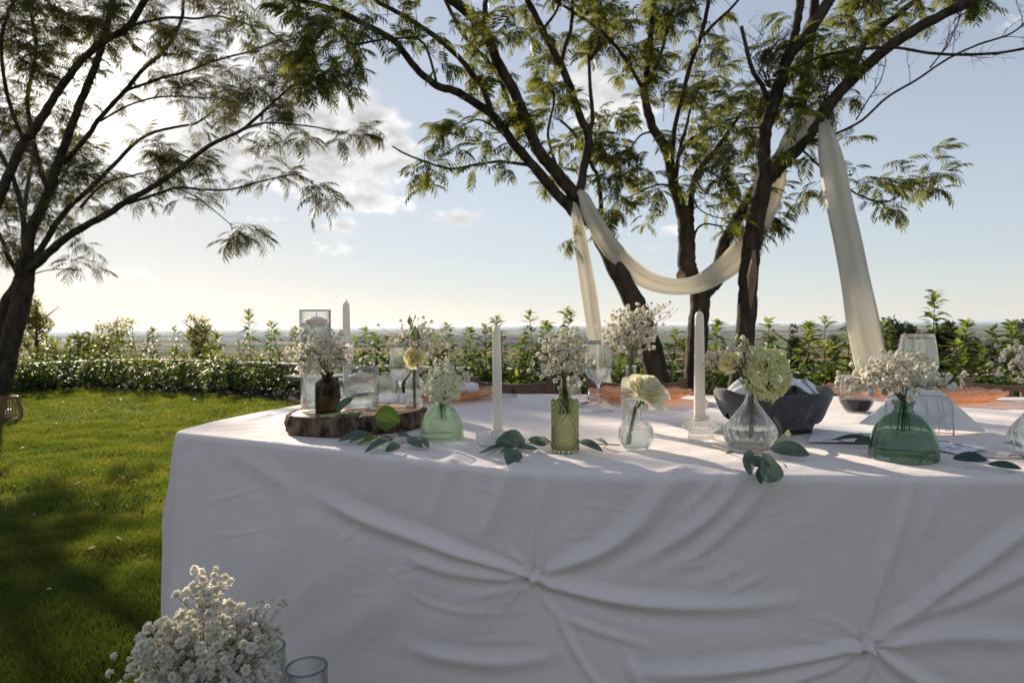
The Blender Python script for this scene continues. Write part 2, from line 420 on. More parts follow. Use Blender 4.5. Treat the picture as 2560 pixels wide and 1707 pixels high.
# bushes beyond the wall (leaf cards are real little leaves spread through each crown)
m_scrub = surf('scrub_leaves', (.05, .075, .015), (.11, .13, .03), .8, .6, spec=.3, transl=.35, tcol=(.20, .22, .04))
m_darkbush = surf('dark_bush_leaves', (.018, .035, .012), (.04, .065, .02), 1.2, .6, spec=.3, transl=.2, tcol=(.10, .13, .03))
m_feather = surf('feathery_leaves', (.08, .10, .03), (.16, .16, .06), 2, .6, spec=.3, transl=.5, tcol=(.36, .34, .10))
m_bark_far = surf('far_bark', (.05, .04, .03), (.09, .07, .05), 4, .9)
leafT = (np.array([(-.5, 0, 0), (0, -.2, .03), (.5, 0, 0), (0, .2, .03)]), np.array([(0, 1, 2, 3)]))
def clump_mesh(name, blobs, nleaf, size, m):
    mats = []; tot = sum(b[3] * b[4] * b[5] for b in blobs)
    for (x, y, z, a, b, c) in blobs:
        for _ in range(int(nleaf * a * b * c / tot)):
            d = rndv() * (U(.35, 1) ** .5) * U(.8, 1.12)
            mats.append(basis(rndv(), rndv(), (x + d.x * a, y + d.y * b, z + d.z * c), size * U(.6, 1.4)))
    V, F = scatter([leafT], mats, [0] * len(mats)); return mesh_np(name, V, F, m, False)
mats = []; ntuft = 0
rs = random.Random(5)
scr = []
for k in range(260):
    th_ = rs.uniform(-.95, .95); dd = rs.uniform(16, 75); x = dd * math.sin(th_) ; y = dd * math.cos(th_)
    if y < 9.3 - .36 * x + 5: continue
    h = rs.uniform(.6, 1.5) * (1 + .012 * dd); g = float(hill_h(np.array(x), np.array(y)))
    if g + 2 * h > 1 - .024 * dd: h = max(.3, (1 - .026 * dd - g) / 2)
    scr.append((x, y, g + h * .8, h * rs.uniform(1.2, 2.2), h * rs.uniform(1.1, 1.8), h))
tag(link('scrub', clump_mesh('scrub', scr, 60000, .16, m_scrub)), 'yellow green scrub covering the slope beyond the wall', 'scrub', kind='stuff')

def far_bush(name, label, cat, px, ytop, depth, wpx, m, n=3500, size=.10, group=None, cone=False):
    p = Pd(px, ytop, depth); g = float(hill_h(np.array(p.x), np.array(p.y))); H = p.z - g; Wd = wpx * depth / FPX / 2
    t = empty(name, (p.x, p.y, g), label, cat, group)
    bl = []
    for k in range(14):
        f = U(.25, .93); w = Wd * (1.15 - f * .9 if cone else math.sqrt(max(.1, 1 - (2 * f - 1.1) ** 2)) )
        a = U(0, 6.28); q = U(0, .55) * w
        bl.append((q * math.cos(a), q * math.sin(a), f * H, w * U(.3, .55), w * U(.3, .55), H * U(.09, .16)))
    bl.append((0, 0, .94 * H, Wd * .18, Wd * .18, H * .06))
    o = link('crown', clump_mesh('crown', bl, n, size, m), t)
    mb = MB().tube([(0, 0, -.2), (.05, 0, H * .4), (0, .04, H * .85)], [.06, .045, .015], 6)
    for k in range(9):
        a = U(0, 6.28); z = U(.3, .75) * H
        mb.tube([(0, 0, z), (Wd * .7 * math.cos(a), Wd * .7 * math.sin(a), z + H * .18)], [.025, .006], 4)
    mb.build('trunk', m_bark_far, t)
    return t
far_bush('conifer_shrub', 'dark conifer-like shrub beyond the wall left of the tall laurel group', 'shrub', 1985, 808, 15, 150, m_darkbush, 4200, .09, cone=True)
far_bush('round_bush', 'dark round bush beyond the wall right of the hanging cloth', 'bush', 2230, 802, 16, 190, m_darkbush, 5000, .1, 'dark bushes beyond the wall')
far_bush('round_bush', 'dark round bush beyond the wall above the tall stemmed wine glass', 'bush', 2370, 800, 15, 170, m_darkbush, 5000, .1, 'dark bushes beyond the wall')
far_bush('round_bush', 'dark round bush beyond the wall at the right edge', 'bush', 2560, 797, 14, 200, m_darkbush, 5000, .1, 'dark bushes beyond the wall')
far_bush('feathery_shrub', 'pale feathery shrub beyond the wall leaning right with a pointed top', 'shrub', 500, 785, 17, 130, m_feather, 2400, .10)
far_bush('feathery_shrub', 'pale feathery shrub with a flat wispy top beyond the wall', 'shrub', 290, 795, 17, 170, m_feather, 2200, .10)
far_bush('feathery_shrub', 'pale feathery shrub beyond the wall beside the left tree trunk', 'shrub', 85, 745, 15.5, 150, m_feather, 2600, .10)
far_bush('olive_bush', 'broad olive green bush beyond the wall right of the left tree', 'bush', 190, 835, 15, 260, m_scrub, 4500, .1)
far_bush('olive_bush', 'small olive bush beyond the wall right of the centre trunk', 'bush', 1790, 890, 14, 130, m_scrub, 2500, .1)

# woods, hedgerows and village on the plain
m_wood = surf('far_wood', (.025, .038, .02), (.05, .065, .03), .02, .9, spec=.1)
M_ = []; octv = np.array([(1, 0, 0), (.3, .95, 0), (-.8, .6, 0), (-.8, -.6, 0), (.3, -.95, 0), (.5, .2, .75), (-.35, .4, .8), (-.2, -.5, .7), (0, 0, 1.0)])
octf = np.array([(0, 1, 5), (1, 6, 5), (1, 2, 6), (2, 3, 7), (2, 7, 6), (3, 4, 7), (4, 0, 5), (4, 5, 7), (5, 6, 8), (6, 7, 8), (7, 5, 8)])
def wood(px0, px1, d0, d1, n, h=(7, 14)):
    for _ in range(n):
        px = rs.uniform(px0, px1); d = rs.uniform(d0, d1); x = (px - 1280) / FPX * d
        s_ = rs.uniform(*h); M_.append(Matrix.Translation((x, d, PLAIN - 1)) @ Matrix.Rotation(rs.uniform(0, 6), 4, 'Z') @ Matrix.Diagonal((s_ * rs.uniform(.5, 1.3), s_ * rs.uniform(.5, 1.3), s_, 1)))
wood(1150, 1620, 2500, 3600, 3200); wood(860, 1160, 2900, 3900, 1400); wood(560, 900, 3600, 4600, 900)
wood(2300, 2600, 1900, 2300, 500); wood(1600, 2200, 4800, 5400, 900, (9, 15)); wood(0, 600, 5200, 6000, 700, (9, 16))
wood(1000, 1250, 1500, 1560, 90, (4, 9)); wood(600, 1000, 1300, 1335, 110, (4, 8)); wood(200, 500, 2100, 2150, 90, (5, 9)); wood(1400, 1900, 1500, 1540, 120, (4, 8)); wood(1700, 2500, 2900, 2960, 220, (5, 11)); wood(500, 1500, 8000, 8400, 700, (10, 18)); wood(1200, 2560, 9800, 10100, 600, (12, 20))
V, F = scatter([(octv, octf)], M_, [0] * len(M_))
tag(link('far_woods', mesh_np('far_woods', V, F, m_wood, False)), 'dark blue green woods and hedgerows far out on the plain', 'woods', kind='stuff')
m_white_wall = surf('limewash', (.62, .6, .56), (.7, .68, .64), .3, .9)
m_roof = surf('clay_roof', (.30, .12, .07), (.38, .17, .10), .3, .9)
m_metal_roof = surf('bright_metal_roof', (.75, .76, .78), rough=.35, metal=.6)
m_pane = surf('dark_pane', (.03, .035, .04), rough=.2)
def house(px, d, w, dp, h, label, group, roof=None, cat='house', name='farmhouse'):
    x = (px - 1280) / FPX * d; t = empty(name, (x, d, PLAIN), label, cat, group)
    MB().box((0, 0, h / 2), (w, dp, h)).build('wall', m_white_wall, t, False)
    v = [(-w / 2 - .5, -dp / 2 - .5, h), (w / 2 + .5, -dp / 2 - .5, h), (w / 2 + .5, dp / 2 + .5, h), (-w / 2 - .5, dp / 2 + .5, h), (-w / 2, 0, h + dp * .35), (w / 2, 0, h + dp * .35)]
    MB().add(v, [(0, 1, 5, 4), (2, 3, 4, 5), (0, 4, 3), (1, 2, 5), (3, 2, 1, 0)]).build('roof', roof or m_roof, t, False)
    for k in range(3):
        MB().box(((k - 1) * w * .3, -dp / 2 - .1, h * .55), (w * .12, .15, h * .35)).build('window', m_pane, t, False)
house(540, 3300, 190, 40, 10, 'long pale shed with a bright metal roof far out on the plain at left', None, m_metal_roof, 'shed', 'farm_shed')
house(1288, 2550, 60, 26, 15, 'white farm building before the dark wood left of the first chair candle', None, None, 'building', 'farm_building')
for k, (px, d) in enumerate([(1225, 2500), (1345, 2560), (1388, 2600), (1120, 2700), (1075, 2850), (1010, 2800), (965, 2900), (1440, 2600), (1190, 2620), (700, 3400), (640, 3500)]):
    house(px, d, rs.uniform(12, 22), rs.uniform(9, 12), rs.uniform(5, 8), 'tiny white house with red roof among the far woods', 'houses of the far village')

# ------------------------------------------------------------------ haze: one box of even air
m_haze, nt, out = mat('haze_air')
pv = nt.nodes.new('ShaderNodeVolumePrincipled'); pv.inputs['Color'].default_value = (.74, .86, 1.0, 1); pv.inputs['Density'].default_value = HAZE = 4.5e-5; pv.inputs['Anisotropy'].default_value = .3
nt.links.new(pv.outputs[0], out.inputs['Volume'])
hb = MB(); x_ = 72000
hb.box((0, 0, (9 + PLAIN - 1) / 2), (2 * x_, 2 * x_, 9 - PLAIN + 1)).build('haze', m_haze, None, False)
tag(bpy.data.objects['haze'], 'pale even haze over the plain', kind='stuff')

# ------------------------------------------------------------------ grass blades
def in_lawn(x, y):
    ex = np.array([p.x for p in edgep]); ey = np.array([p.y for p in edgep])
    o = np.argsort(ex); yy = np.interp(x, ex[o], ey[o])
    return (y < yy + .05)
def blades(n, d0, d1, px0, px1, wid, hgt):
    d = np.sqrt(rng.uniform(d0 ** 2, d1 ** 2, n)); x = (rng.uniform(px0, px1, n) - 1280) / FPX * d
    k = in_lawn(x, d); x = x[k]; d = d[k]; n = len(x)
    patch = .5 + .5 * np.sin(x * 7.1 + np.sin(d * 5.3) * 2) * np.sin(d * 6.3 + np.sin(x * 4.1) * 2)
    a = rng.uniform(0, 2 * PI, n); h = hgt * rng.uniform(.35, 1.3, n) * (.6 + .75 * patch); w = wid * rng.uniform(.7, 1.3, n)
    lean = rng.uniform(.15, 1.0, n) * h; b = rng.uniform(0, 2 * PI, n)
    c, s_ = np.cos(a) * w / 2, np.sin(a) * w / 2; lx, ly = np.cos(b) * lean, np.sin(b) * lean
    z0 = np.full(n, -.004)
    P = np.stack([np.stack([x - c, d - s_, z0], -1), np.stack([x + c, d + s_, z0], -1),
                  np.stack([x + c * .7 + lx * .35, d + s_ * .7 + ly * .35, h * .6], -1), np.stack([x - c * .7 + lx * .35, d - s_ * .7 + ly * .35, h * .6], -1),
                  np.stack([x + lx, d + ly, h], -1)], 1)
    b0 = np.arange(n)[:, None] * 5
    T = np.concatenate([b0 + np.array([[0, 1, 2]]), b0 + np.array([[0, 2, 3]]), b0 + np.array([[3, 2, 4]])])
    return P.reshape(-1, 3), T
parts = [blades(95000, 1.75, 3.6, -60, 560, .0028, .034), blades(110000, 3.6, 7.2, -80, 900, .004, .036), blades(90000, 7.2, 12, -120, 1000, .007, .040), blades(26000, 2.3, 8, 900, 2700, .010, .035)]
Vs = []; Fs = []; b = 0
for P, T in parts: Vs.append(P); Fs.append(T + b); b += len(P)
m_grass, nt, out = mat('grass_blades')
c = ramp(nt, noise(nt, 2.2, 5, .65), [(.32, (.030, .056, .011)), (.52, (.062, .088, .017)), (.74, (.115, .118, .034))])
fine = ramp(nt, noise(nt, 120, 2, .6), [(.3, (.7, .75, .7)), (.7, (1.3, 1.25, 1.1))])
mx = nt.nodes.new('ShaderNodeMix'); mx.data_type = 'RGBA'; mx.blend_type = 'MULTIPLY'; mx.inputs[0].default_value = 1; nt.links.new(c, mx.inputs[6]); nt.links.new(fine, mx.inputs[7])
df = nt.nodes.new('ShaderNodeBsdfPrincipled'); df.inputs['Roughness'].default_value = .45; df.inputs['Specular IOR Level'].default_value = .35; nt.links.new(mx.outputs[2], df.inputs['Base Color'])
tr = nt.nodes.new('ShaderNodeBsdfTranslucent'); sc = nt.nodes.new('ShaderNodeVectorMath'); sc.operation = 'MULTIPLY'; sc.inputs[1].default_value = (2.9, 2.5, 1.2); nt.links.new(mx.outputs[2], sc.inputs[0]); nt.links.new(sc.outputs[0], tr.inputs[0])
ms = nt.nodes.new('ShaderNodeMixShader'); ms.inputs[0].default_value = .5; nt.links.new(df.outputs[0], ms.inputs[1]); nt.links.new(tr.outputs[0], ms.inputs[2]); nt.links.new(ms.outputs[0], out.inputs[0])
tag(link('grass', mesh_np('grass', np.concatenate(Vs), np.concatenate(Fs), m_grass, False)), 'short green grass blades covering the lawn', 'grass', kind='stuff')

# fallen leaves and petals on the lawn
m_litter = surf('dry_leaf', (.55, .47, .33), (.75, .68, .55), 3, .6, transl=.3)
mats = []
for _ in range(70):
    d = math.sqrt(U(2.4 ** 2, 9.5 ** 2)); x = (U(20, 760) - 1280) / FPX * d
    if not in_lawn(np.array([x]), np.array([d + .3]))[0]: continue
    q = rndv(); q.z *= .3; mats.append(basis(q, Vector((U(-.4, .4), U(-.4, .4), 1)), (x, d, .037), U(.02, .06)))
lt = (np.array([(-.5, 0, 0), (-.2, -.2, .08), (.2, -.2, .05), (.5, 0, .12), (.2, .2, .1), (-.2, .2, .1)]), np.array([(0, 1, 5, 5), (1, 2, 4, 5), (2, 3, 4, 4)]))
lt = (lt[0], np.array([(0, 1, 5), (1, 2, 4), (1, 4, 5), (2, 3, 4)]))
V, F = scatter([lt], mats, [0] * len(mats))
tag(link('leaf_litter', mesh_np('leaf_litter', V, F, m_litter, False)), 'dry pale leaves and petals scattered over the lawn', 'fallen leaves', kind='stuff')
# ------------------------------------------------------------------ trees
m_bark = surf('bark', (.030, .023, .019), (.095, .068, .050), 16, .9, 1.0, 34, .02, spec=.2, stretch=(1, 1, .35))
m_scar = surf('bark_scar', (.20, .13, .08), (.34, .24, .16), 20, .85, .6, 40, .01, stretch=(1, 1, .2))
m_frond = surf('silk_tree_leaf', (.022, .040, .010), (.050, .066, .015), 3, .5, spec=.35, transl=.42, tcol=(.25, .26, .045))
m_frond_l = surf('silk_tree_leaf_dry', (.040, .048, .014), (.075, .072, .022), 3, .5, spec=.3, transl=.30, tcol=(.20, .18, .04))
def frond_template(seed, wk=1.0):
    r = random.Random(seed); V = []; F = []
    npair = r.randint(8, 10); L = 1.0; pts = []
    for i in range(9):
        t = i / 8; pts.append(Vector((L * t * (1 - .12 * t), 0, .20 * t - .42 * t * t)))
    def at(t):
        k = min(7, int(t * 8)); return pts[k].lerp(pts[k + 1], t * 8 - k)
    for i in range(8):                                   # rachis
        a, b = pts[i], pts[i + 1]; w = .009
        o = len(V); V += [(a.x, -w, a.z), (a.x, w, a.z), (b.x, w, b.z), (b.x, -w, b.z)]; F.append((o, o + 1, o + 2, o + 3))
    for i in range(npair):
        t = .22 + .76 * i / (npair - 1); p = at(t); d = (at(min(1, t + .05)) - at(max(0, t - .05))).normalized()
        pl = .36 * (1 - .35 * abs(t - .5)) * r.uniform(.85, 1.1)
        for s_ in (-1, 1):
            ang = r.uniform(.75, 1.0) * (1 - .45 * (t > .95)); dirv = (d * math.cos(ang) + Vector((0, s_, 0)) * math.sin(ang)).normalized()
            side = dirv.cross(Vector((0, 0, 1))).normalized(); dro = r.uniform(.18, .42)
            prev = None
            for k, (u, w) in enumerate(((.06, .014), (.35, .030), (.7, .026), (1.0, .008))):
                w *= wk; c = p + dirv * pl * u + Vector((0, 0, -dro * pl * u * u * 1.4))
                o = len(V); V += [tuple(c - side * w), tuple(c + side * w)]
                if prev is not None: F.append((prev, prev + 1, o + 1, o))
                prev = o
    return np.array(V), np.array(F)
FR = [frond_template(s_) for s_ in range(5)]
FRL = [frond_template(s_, .72) for s_ in range(5)]

class Tree:
    def __init__(s, name, loc, label, leafm, flen=.18, dens=1.0):
        s.t = empty(name, loc, label, 'tree'); s.loc = Vector(loc); s.fm = []; s.fw = []; s.tw = MB(); s.leafm = leafm; s.flen = flen; s.dens = dens
    def path(s, px, d0, d1, w0, w1, ext=0, n=5):
        P = []; m_ = len(px)
        for i, (x, y) in enumerate(px):
            t = i / max(1, m_ - 1); P.append(Pd(x, y, lerp(d0, d1, t)))
        if ext:
            d = (P[-1] - P[-2]).normalized()
            for k in range(1, 4): P.append(P[-1] + (d + Vector((U(-.3, .3), U(-.3, .3), U(-.05, .3)))) * ext / 3)
        Q = smooth_path(P, n); R = []
        for i, q in enumerate(Q):
            t = i / (len(Q) - 1); R.append(lerp(w0, w1, t ** .8) * q.y / FPX / 2 * (1 + U(-.05, .05)))
        L = (Q[-1] - Q[0]).length
        for i in range(1, len(Q) - 1): Q[i] = Q[i] + rndv() * min(.006, R[i] * .12)
        return Q, R
    def limb(s, px, d0, d1, w0, w1, fol=(.35, 1, 1.0), ext=0, name='branch', sides=9):
        Q, R = s.path(px, d0, d1, w0, w1, ext)
        MB().tube([q - s.loc for q in Q], R, sides).build(name, m_bark, s.t)
        if fol and fol[2] > 0: s.foliage(Q, *fol)
        return Q, R
    def twig(s, p, d, L, r=.004, leaves=True, dens=1.0):
        k = 6; pts = [p]; v = Vector(d).normalized()
        for i in range(k):
            v = (v + rndv() * .22 + Vector((0, 0, -.05))).normalized(); pts.append(pts[-1] + v * L / k)
        s.tw.tube([q - s.loc for q in pts], [r * (1 - .8 * i / k) for i in range(k + 1)], 4, False)
        if leaves:
            for i in range(2, k + 1):
                nf = (1 if i < k - 2 else 2 if i < k else 4)
                for _ in range(nf):
                    if U(0, 1) > dens: continue
                    dv = (v * .5 + rndv() * .9 + Vector((0, 0, .1))); dv.z *= .5
                    s.frond(pts[i], dv, s.flen * U(.7, 1.2))
        return pts
    def frond(s, p, d, L):
        s.fm.append(basis(d, Vector((U(-.3, .3), U(-.3, .3), 1)), p - s.loc, L)); s.fw.append(random.randrange(5))
    def foliage(s, Q, t0, t1, dens, L=.38):
        ln = sum((Q[i + 1] - Q[i]).length for i in range(len(Q) - 1)) * (t1 - t0)
        n = max(1, int(ln * 5.2 * dens * s.dens))
        for _ in range(n):
            t = U(t0, t1) ** .9; f = t * (len(Q) - 1); i = min(len(Q) - 2, int(f)); p = Q[i].lerp(Q[i + 1], f - i)
            ax = (Q[i + 1] - Q[i]).normalized(); d = (ax * U(.2, .9) + rndv() * .9 + Vector((0, 0, .25)))
            s.twig(p, d, L * U(.5, 1.3), .0035)
        if t1 > .98:
            for _ in range(4): s.twig(Q[-1], (Q[-1] - Q[-2]).normalized() + rndv() * .7, L * U(.5, 1), .0035)
    def clump(s, cx, cy, rx, ry, depth, n, dz=.5):       # spray of leafy twigs around a point
        for _ in range(max(1, round(n * .75 * s.dens))):
            a = U(0, 6.28); q = math.sqrt(U(0, 1)); p = Pd(cx + rx * q * math.cos(a), cy + ry * q * math.sin(a), depth + U(-dz, dz))
            s.twig(p, rndv() + Vector((0, 0, .2)), .30 * U(.6, 1.2), .003)
    def bare(s, Q, n, L=.3, t0=.2, depth=2):
        for _ in range(n):
            f = U(t0, 1) * (len(Q) - 1); i = min(len(Q) - 2, int(f)); p = Q[i].lerp(Q[i + 1], f - i)
            ax = (Q[i + 1] - Q[i]).normalized(); pts = s.twig(p, ax * .7 + rndv() * .8 + Vector((0, 0, .35)), L * U(.5, 1.3), .0035, False)
            for q in pts[2::1]:
                for _ in range(2): s.twig(q, ax * .4 + rndv() + Vector((0, 0, .3)), L * U(.2, .5), .0018, False)
    def done(s):
        o = s.tw.build('twigs', m_bark, s.t); o['kind'] = 'stuff'
        V, F = scatter(FRL if s.dens < 1 else FR, s.fm, s.fw)
        o = link('crown', mesh_np('crown', V, F, s.leafm, False), s.t); o['kind'] = 'stuff'

# --- tree A: leaning trunk left of the swag
A = Tree('silk_tree', Pd(1665, 1080, 6.3) * 1, 'leaning silk tree left of the white swag, its limbs spreading up to the left', m_frond, .18, 1.1)
A.t.location.z = 0; A.loc.z = 0
A.limb([(1672, 1090), (1655, 1000), (1632, 890), (1600, 790), (1568, 720), (1530, 650), (1495, 575), (1470, 530), (1450, 490)], 6.3, 6.25, 66, 36, None, name='trunk', sides=14)
A.limb([(1452, 495), (1432, 482), (1385, 425), (1343, 370), (1294, 250), (1240, 147), (1204, 67), (1146, 13), (1115, -10)], 6.25, 5.9, 34, 20, (.45, 1, .75), 1.2, sides=11)
A.limb([(1462, 560), (1432, 527), (1380, 470), (1325, 406), (1280, 353), (1227, 286), (1146, 232), (1093, 214), (1039, 170), (986, 103), (923, 67), (856, 33), (789, 11), (727, -5)], 6.3, 5.6, 30, 8, (.45, 1, .8), .6, sides=10)
A.limb([(1232, 292), (1209, 223), (1178, 183), (1146, 143), (1084, 89), (1039, 58), (977, 22), (932, -5)], 6.0, 5.8, 16, 9, (.25, 1, .9), 1.0)
A.limb([(1325, 413), (1280, 407), (1249, 404), (1191, 411), (1124, 422), (1057, 402), (1012, 384), (981, 366)], 6.2, 5.9, 9, 4, (.05, .82, .75))
A.limb([(1448, 490), (1459, 420), (1472, 339), (1454, 303), (1423, 214), (1401, 161), (1356, 76), (1325, 13), (1316, -5)], 6.25, 6.5, 24, 12, (.4, 1, .8), 1.0)
A.limb([(1466, 330), (1481, 303), (1476, 223), (1472, 134)], 6.3, 6.3, 12, 8, (.5, .8, .2))
A.limb([(1476, 150), (1495, 112), (1499, 45), (1501, -5)], 6.3, 6.2, 8, 5, (.1, 1, .7), .6)
A.limb([(1401, 165), (1414, 112), (1428, 67), (1432, -5)], 6.4, 6.5, 11, 7, (.2, 1, .8), .8)
A.limb([(1409, 85), (1356, 76), (1390, 30), (1400, -5)][1:], 6.5, 6.3, 7, 5, (.2, 1, .7), .6)
A.limb([(1209, 89), (1212, 40), (1216, -5)], 6.0, 6.1, 15, 11, (.1, 1, .5), 1.2)
A.limb([(1343, 350), (1290, 300), (1240, 180), (1160, 90), (1110, -5)], 6.35, 6.6, 14, 6, (.3, 1, .8), .6)
A.limb([(1490, 560), (1503, 525), (1495, 446), (1480, 415), (1440, 340), (1400, 300)], 6.5, 6.8, 14, 6, (.35, 1, .9))
A.limb([(1093, 214), (1060, 110), (1000, 96), (900, 110), (855, 140), (825, 150)], 5.8, 5.5, 7, 3, (.2, 1, .9))
A.limb([(940, 102), (880, 110), (840, 75), (790, 60)], 5.7, 5.4, 6, 3, (.1, 1, .8))
A.limb([(1300, 380), (1250, 330), (1200, 300), (1165, 310)], 6.2, 6.0, 8, 3, (.2, 1, 1.0))
A.limb([(1400, 440), (1370, 340), (1385, 250), (1370, 190)], 6.3, 6.6, 9, 4, (.2, 1, .5))
for c_ in ((1200, 300, 60, 40, 6.1, 7), (1330, 250, 60, 60, 6.4, 6), (1400, 330, 90, 60, 6.6, 10), (1530, 330, 60, 60, 6.6, 9), (1510, 390, 50, 40, 6.5, 6), (1120, 100, 90, 50, 5.9, 8), (1280, 60, 90, 50, 6.2, 9), (960, 40, 90, 30, 5.6, 7), (840, 40, 90, 30, 5.4, 7), (1330, 330, 60, 40, 6.2, 5), (1090, 370, 40, 20, 6, 2), (820, 130, 60, 20, 5.4, 5), (1430, 530, 22, 20, 6.35, 1)):
    A.clump(*c_)
A.done()

# --- tree B: centre trunk
B = Tree('silk_tree', Pd(1737, 1080, 6.7), 'upright silk tree with a sawn knot, in the middle behind the swag', m_frond, .18, 1.15)
B.t.location.z = 0; B.loc.z = 0
B.limb([(1737, 1100), (1737, 947), (1743, 850), (1748, 786), (1750, 733), (1738, 715), (1721, 680), (1716, 645), (1717, 593), (1714, 551), (1705, 519)], 6.7, 6.7, 56, 40, None, name='trunk', sides=14)
B.limb([(1705, 525), (1690, 481), (1679, 442), (1665, 372), (1635, 326), (1619, 275), (1609, 224)], 6.7, 6.7, 30, 20, (.3, 1, .35), sides=11)
B.limb([(1609, 230), (1594, 199), (1553, 133), (1502, 77), (1441, 36), (1400, 10)], 6.7, 6.4, 11, 5, (.2, 1, .9), .5)
B.limb([(1612, 228), (1619, 153), (1630, 61), (1635, -5)], 6.7, 6.8, 16, 12, (.2, 1, .8), 1.2)
B.limb([(1618, 214), (1650, 143), (1670, 66), (1690, -5)], 6.7, 7.0, 9, 5, (.2, 1, .8), .6)
B.limb([(1678, 440), (1680, 403), (1686, 326), (1706, 240), (1726, 163), (1752, 92), (1767, 31), (1772, -5)], 6.7, 6.5, 13, 9, (.3, 1, .7), 1.0)
B.limb([(1752, 95), (1785, 61), (1818, 31), (1850, -5)], 6.5, 6.3, 8, 5, (.2, 1, .9), .6)
B.limb([(1690, 440), (1701, 367), (1715, 320), (1730, 260), (1760, 190)], 6.8, 7.1, 13, 4, (.3, 1, 1.0))
B.limb([(1697, 400), (1716, 357), (1757, 332), (1808, 306), (1850, 290)], 6.8, 6.9, 8, 4, (.2, 1, .9))
B.limb([(1723, 540), (1727, 515), (1731, 469), (1747, 423), (1788, 377), (1823, 326), (1854, 281)], 6.7, 6.9, 22, 7, (.45, 1, .8))
B.limb([(1750, 415), (1790, 440), (1840, 460), (1885, 450)], 6.8, 6.7, 5, 3, (.1, 1, .7))
B.limb([(1680, 465), (1645, 462), (1600, 480), (1560, 500)], 6.7, 6.5, 6, 3, (.1, 1, .8))
B.limb([(1730, 470), (1745, 520), (1800, 545), (1850, 540)], 6.7, 6.5, 5, 2, (.15, 1, 1.1))
B.limb([(1735, 592), (1745, 570), (1765, 560), (1800, 565)], 6.7, 6.5, 7, 2, (.3, 1, .9), .05)
B.limb([(1755, 745), (1775, 720), (1796, 695), (1803, 628), (1828, 575), (1863, 516), (1891, 467), (1940, 400), (1985, 330), (2002, 286), (2017, 179), (2033, 51), (2038, -5)], 6.75, 6.9, 34, 19, (.55, 1, .35), 1.0, sides=11)
B.limb([(1640, 330), (1600, 340), (1560, 400), (1560, 470)][:3], 6.6, 6.4, 7, 3, (.2, 1, .7))
for c_ in ((1600, 440, 60, 60, 6.6, 9), (1700, 300, 50, 50, 6.9, 7), (1740, 230, 50, 60, 7, 6), (1790, 300, 80, 50, 6.9, 11), (1830, 380, 50, 50, 6.9, 5), (1560, 100, 80, 70, 6.7, 12), (1660, 50, 90, 50, 6.8, 12), (1500, 70, 60, 50, 6.5, 8), (1850, 450, 50, 25, 6.8, 4), (1810, 545, 60, 20, 6.6, 4), (1590, 180, 40, 40, 6.8, 5), (1790, 590, 30, 25, 6.5, 2), (1620, 500, 30, 25, 6.5, 2), (1870, 240, 40, 30, 6.6, 3)):
    B.clump(*c_)
MB().lathe([(.001, .0), (.035, .0), (.045, -.008), (.047, -.03), (.045, -.06)], 14).build('knot', m_scar, B.t)
kn = [o for o in B.t.children if o.name.startswith('knot')][0]
kn.location = Pd(1701, 687, 6.58) - B.loc; kn.rotation_euler = (math.radians(80), 0, math.radians(-25))
B.done()

# --- tree C: right trunk
C = Tree('silk_tree', Pd(1840, 1080, 6.1), 'forked silk tree with scarred bark, right of the swag with limbs reaching right', m_frond, .18, 1.05)
C.t.location.z = 0; C.loc.z = 0
C.limb([(1835, 1100), (1842, 985), (1853, 900), (1862, 849), (1869, 751), (1873, 680), (1880, 610), (1891, 540), (1906, 470), (1915, 434)], 6.1, 6.1, 50, 44, None, name='trunk', sides=14)
C.limb([(1908, 455), (1910, 400), (1911, 357), (1918, 306), (1938, 245), (1961, 173), (1976, 133), (2022, 82), (2063, 20), (2078, -5)], 6.1, 6.0, 34, 24, (.6, 1, .25), 1.2, sides=12)
C.limb([(1968, 160), (1978, 133), (1992, 61), (2002, -5)], 6.1, 6.2, 22, 18, None, 1.0, sides=10)
C.limb([(1918, 450), (1941, 424), (1987, 377), (2038, 316), (2078, 255), (2140, 189), (2216, 122), (2293, 71), (2369, 31), (2436, -5)], 6.1, 5.7, 38, 20, (.7, 1, .1), 1.4, sides=12)
C.limb([(2052, 290), (2070, 255), (2124, 189), (2165, 102), (2226, 51), (2298, -5)], 6.2, 6.4, 18, 12, (.2, 1, .6), 1.0)
C.limb([(1917, 255), (1908, 219), (1885, 184), (1869, 133), (1854, 66)], 6.1, 6.0, 15, 9, None)
Q, R = C.limb([(1935, 190), (1950, 176), (1987, 168), (2063, 138), (2165, 122), (2242, 120), (2344, 135), (2471, 135), (2570, 120)], 6.1, 5.4, 9, 6, (.1, .35, .6), .5)
C.bare(Q, 7, .35, .55)
Q, R = C.limb([(2010, 358), (2084, 337), (2155, 301), (2216, 245), (2293, 199), (2369, 148), (2446, 112), (2522, 87), (2565, 55)], 6.1, 5.5, 7, 3.5, None, .4)
C.bare(Q, 12, .4, .25)
Q, R = C.limb([(2140, 300), (2170, 250), (2200, 205), (2216, 150)], 6.0, 5.9, 4, 2, None); C.bare(Q, 4, .2, .2)
Q, R = C.limb([(2325, 170), (2370, 110), (2395, 55), (2410, 10)], 5.8, 5.7, 4, 2, None); C.bare(Q, 8, .3, .2)
C.limb([(1990, 380), (2007, 377), (2058, 423), (2124, 474), (2165, 495), (2216, 505), (2260, 480), (2293, 459)], 6.2, 6.5, 7, 3, (.05, 1, .85))
C.limb([(2030, 300), (2090, 290), (2140, 250), (2100, 180), (2060, 150)][:1] + [(2060, 250), (2075, 190), (2060, 150), (2030, 130)], 6.1, 6.0, 6, 3, (.2, 1, .8))
C.limb([(1905, 320), (1870, 320), (1850, 330), (1830, 360)], 6.0, 5.8, 6, 3, (.2, 1, .7))
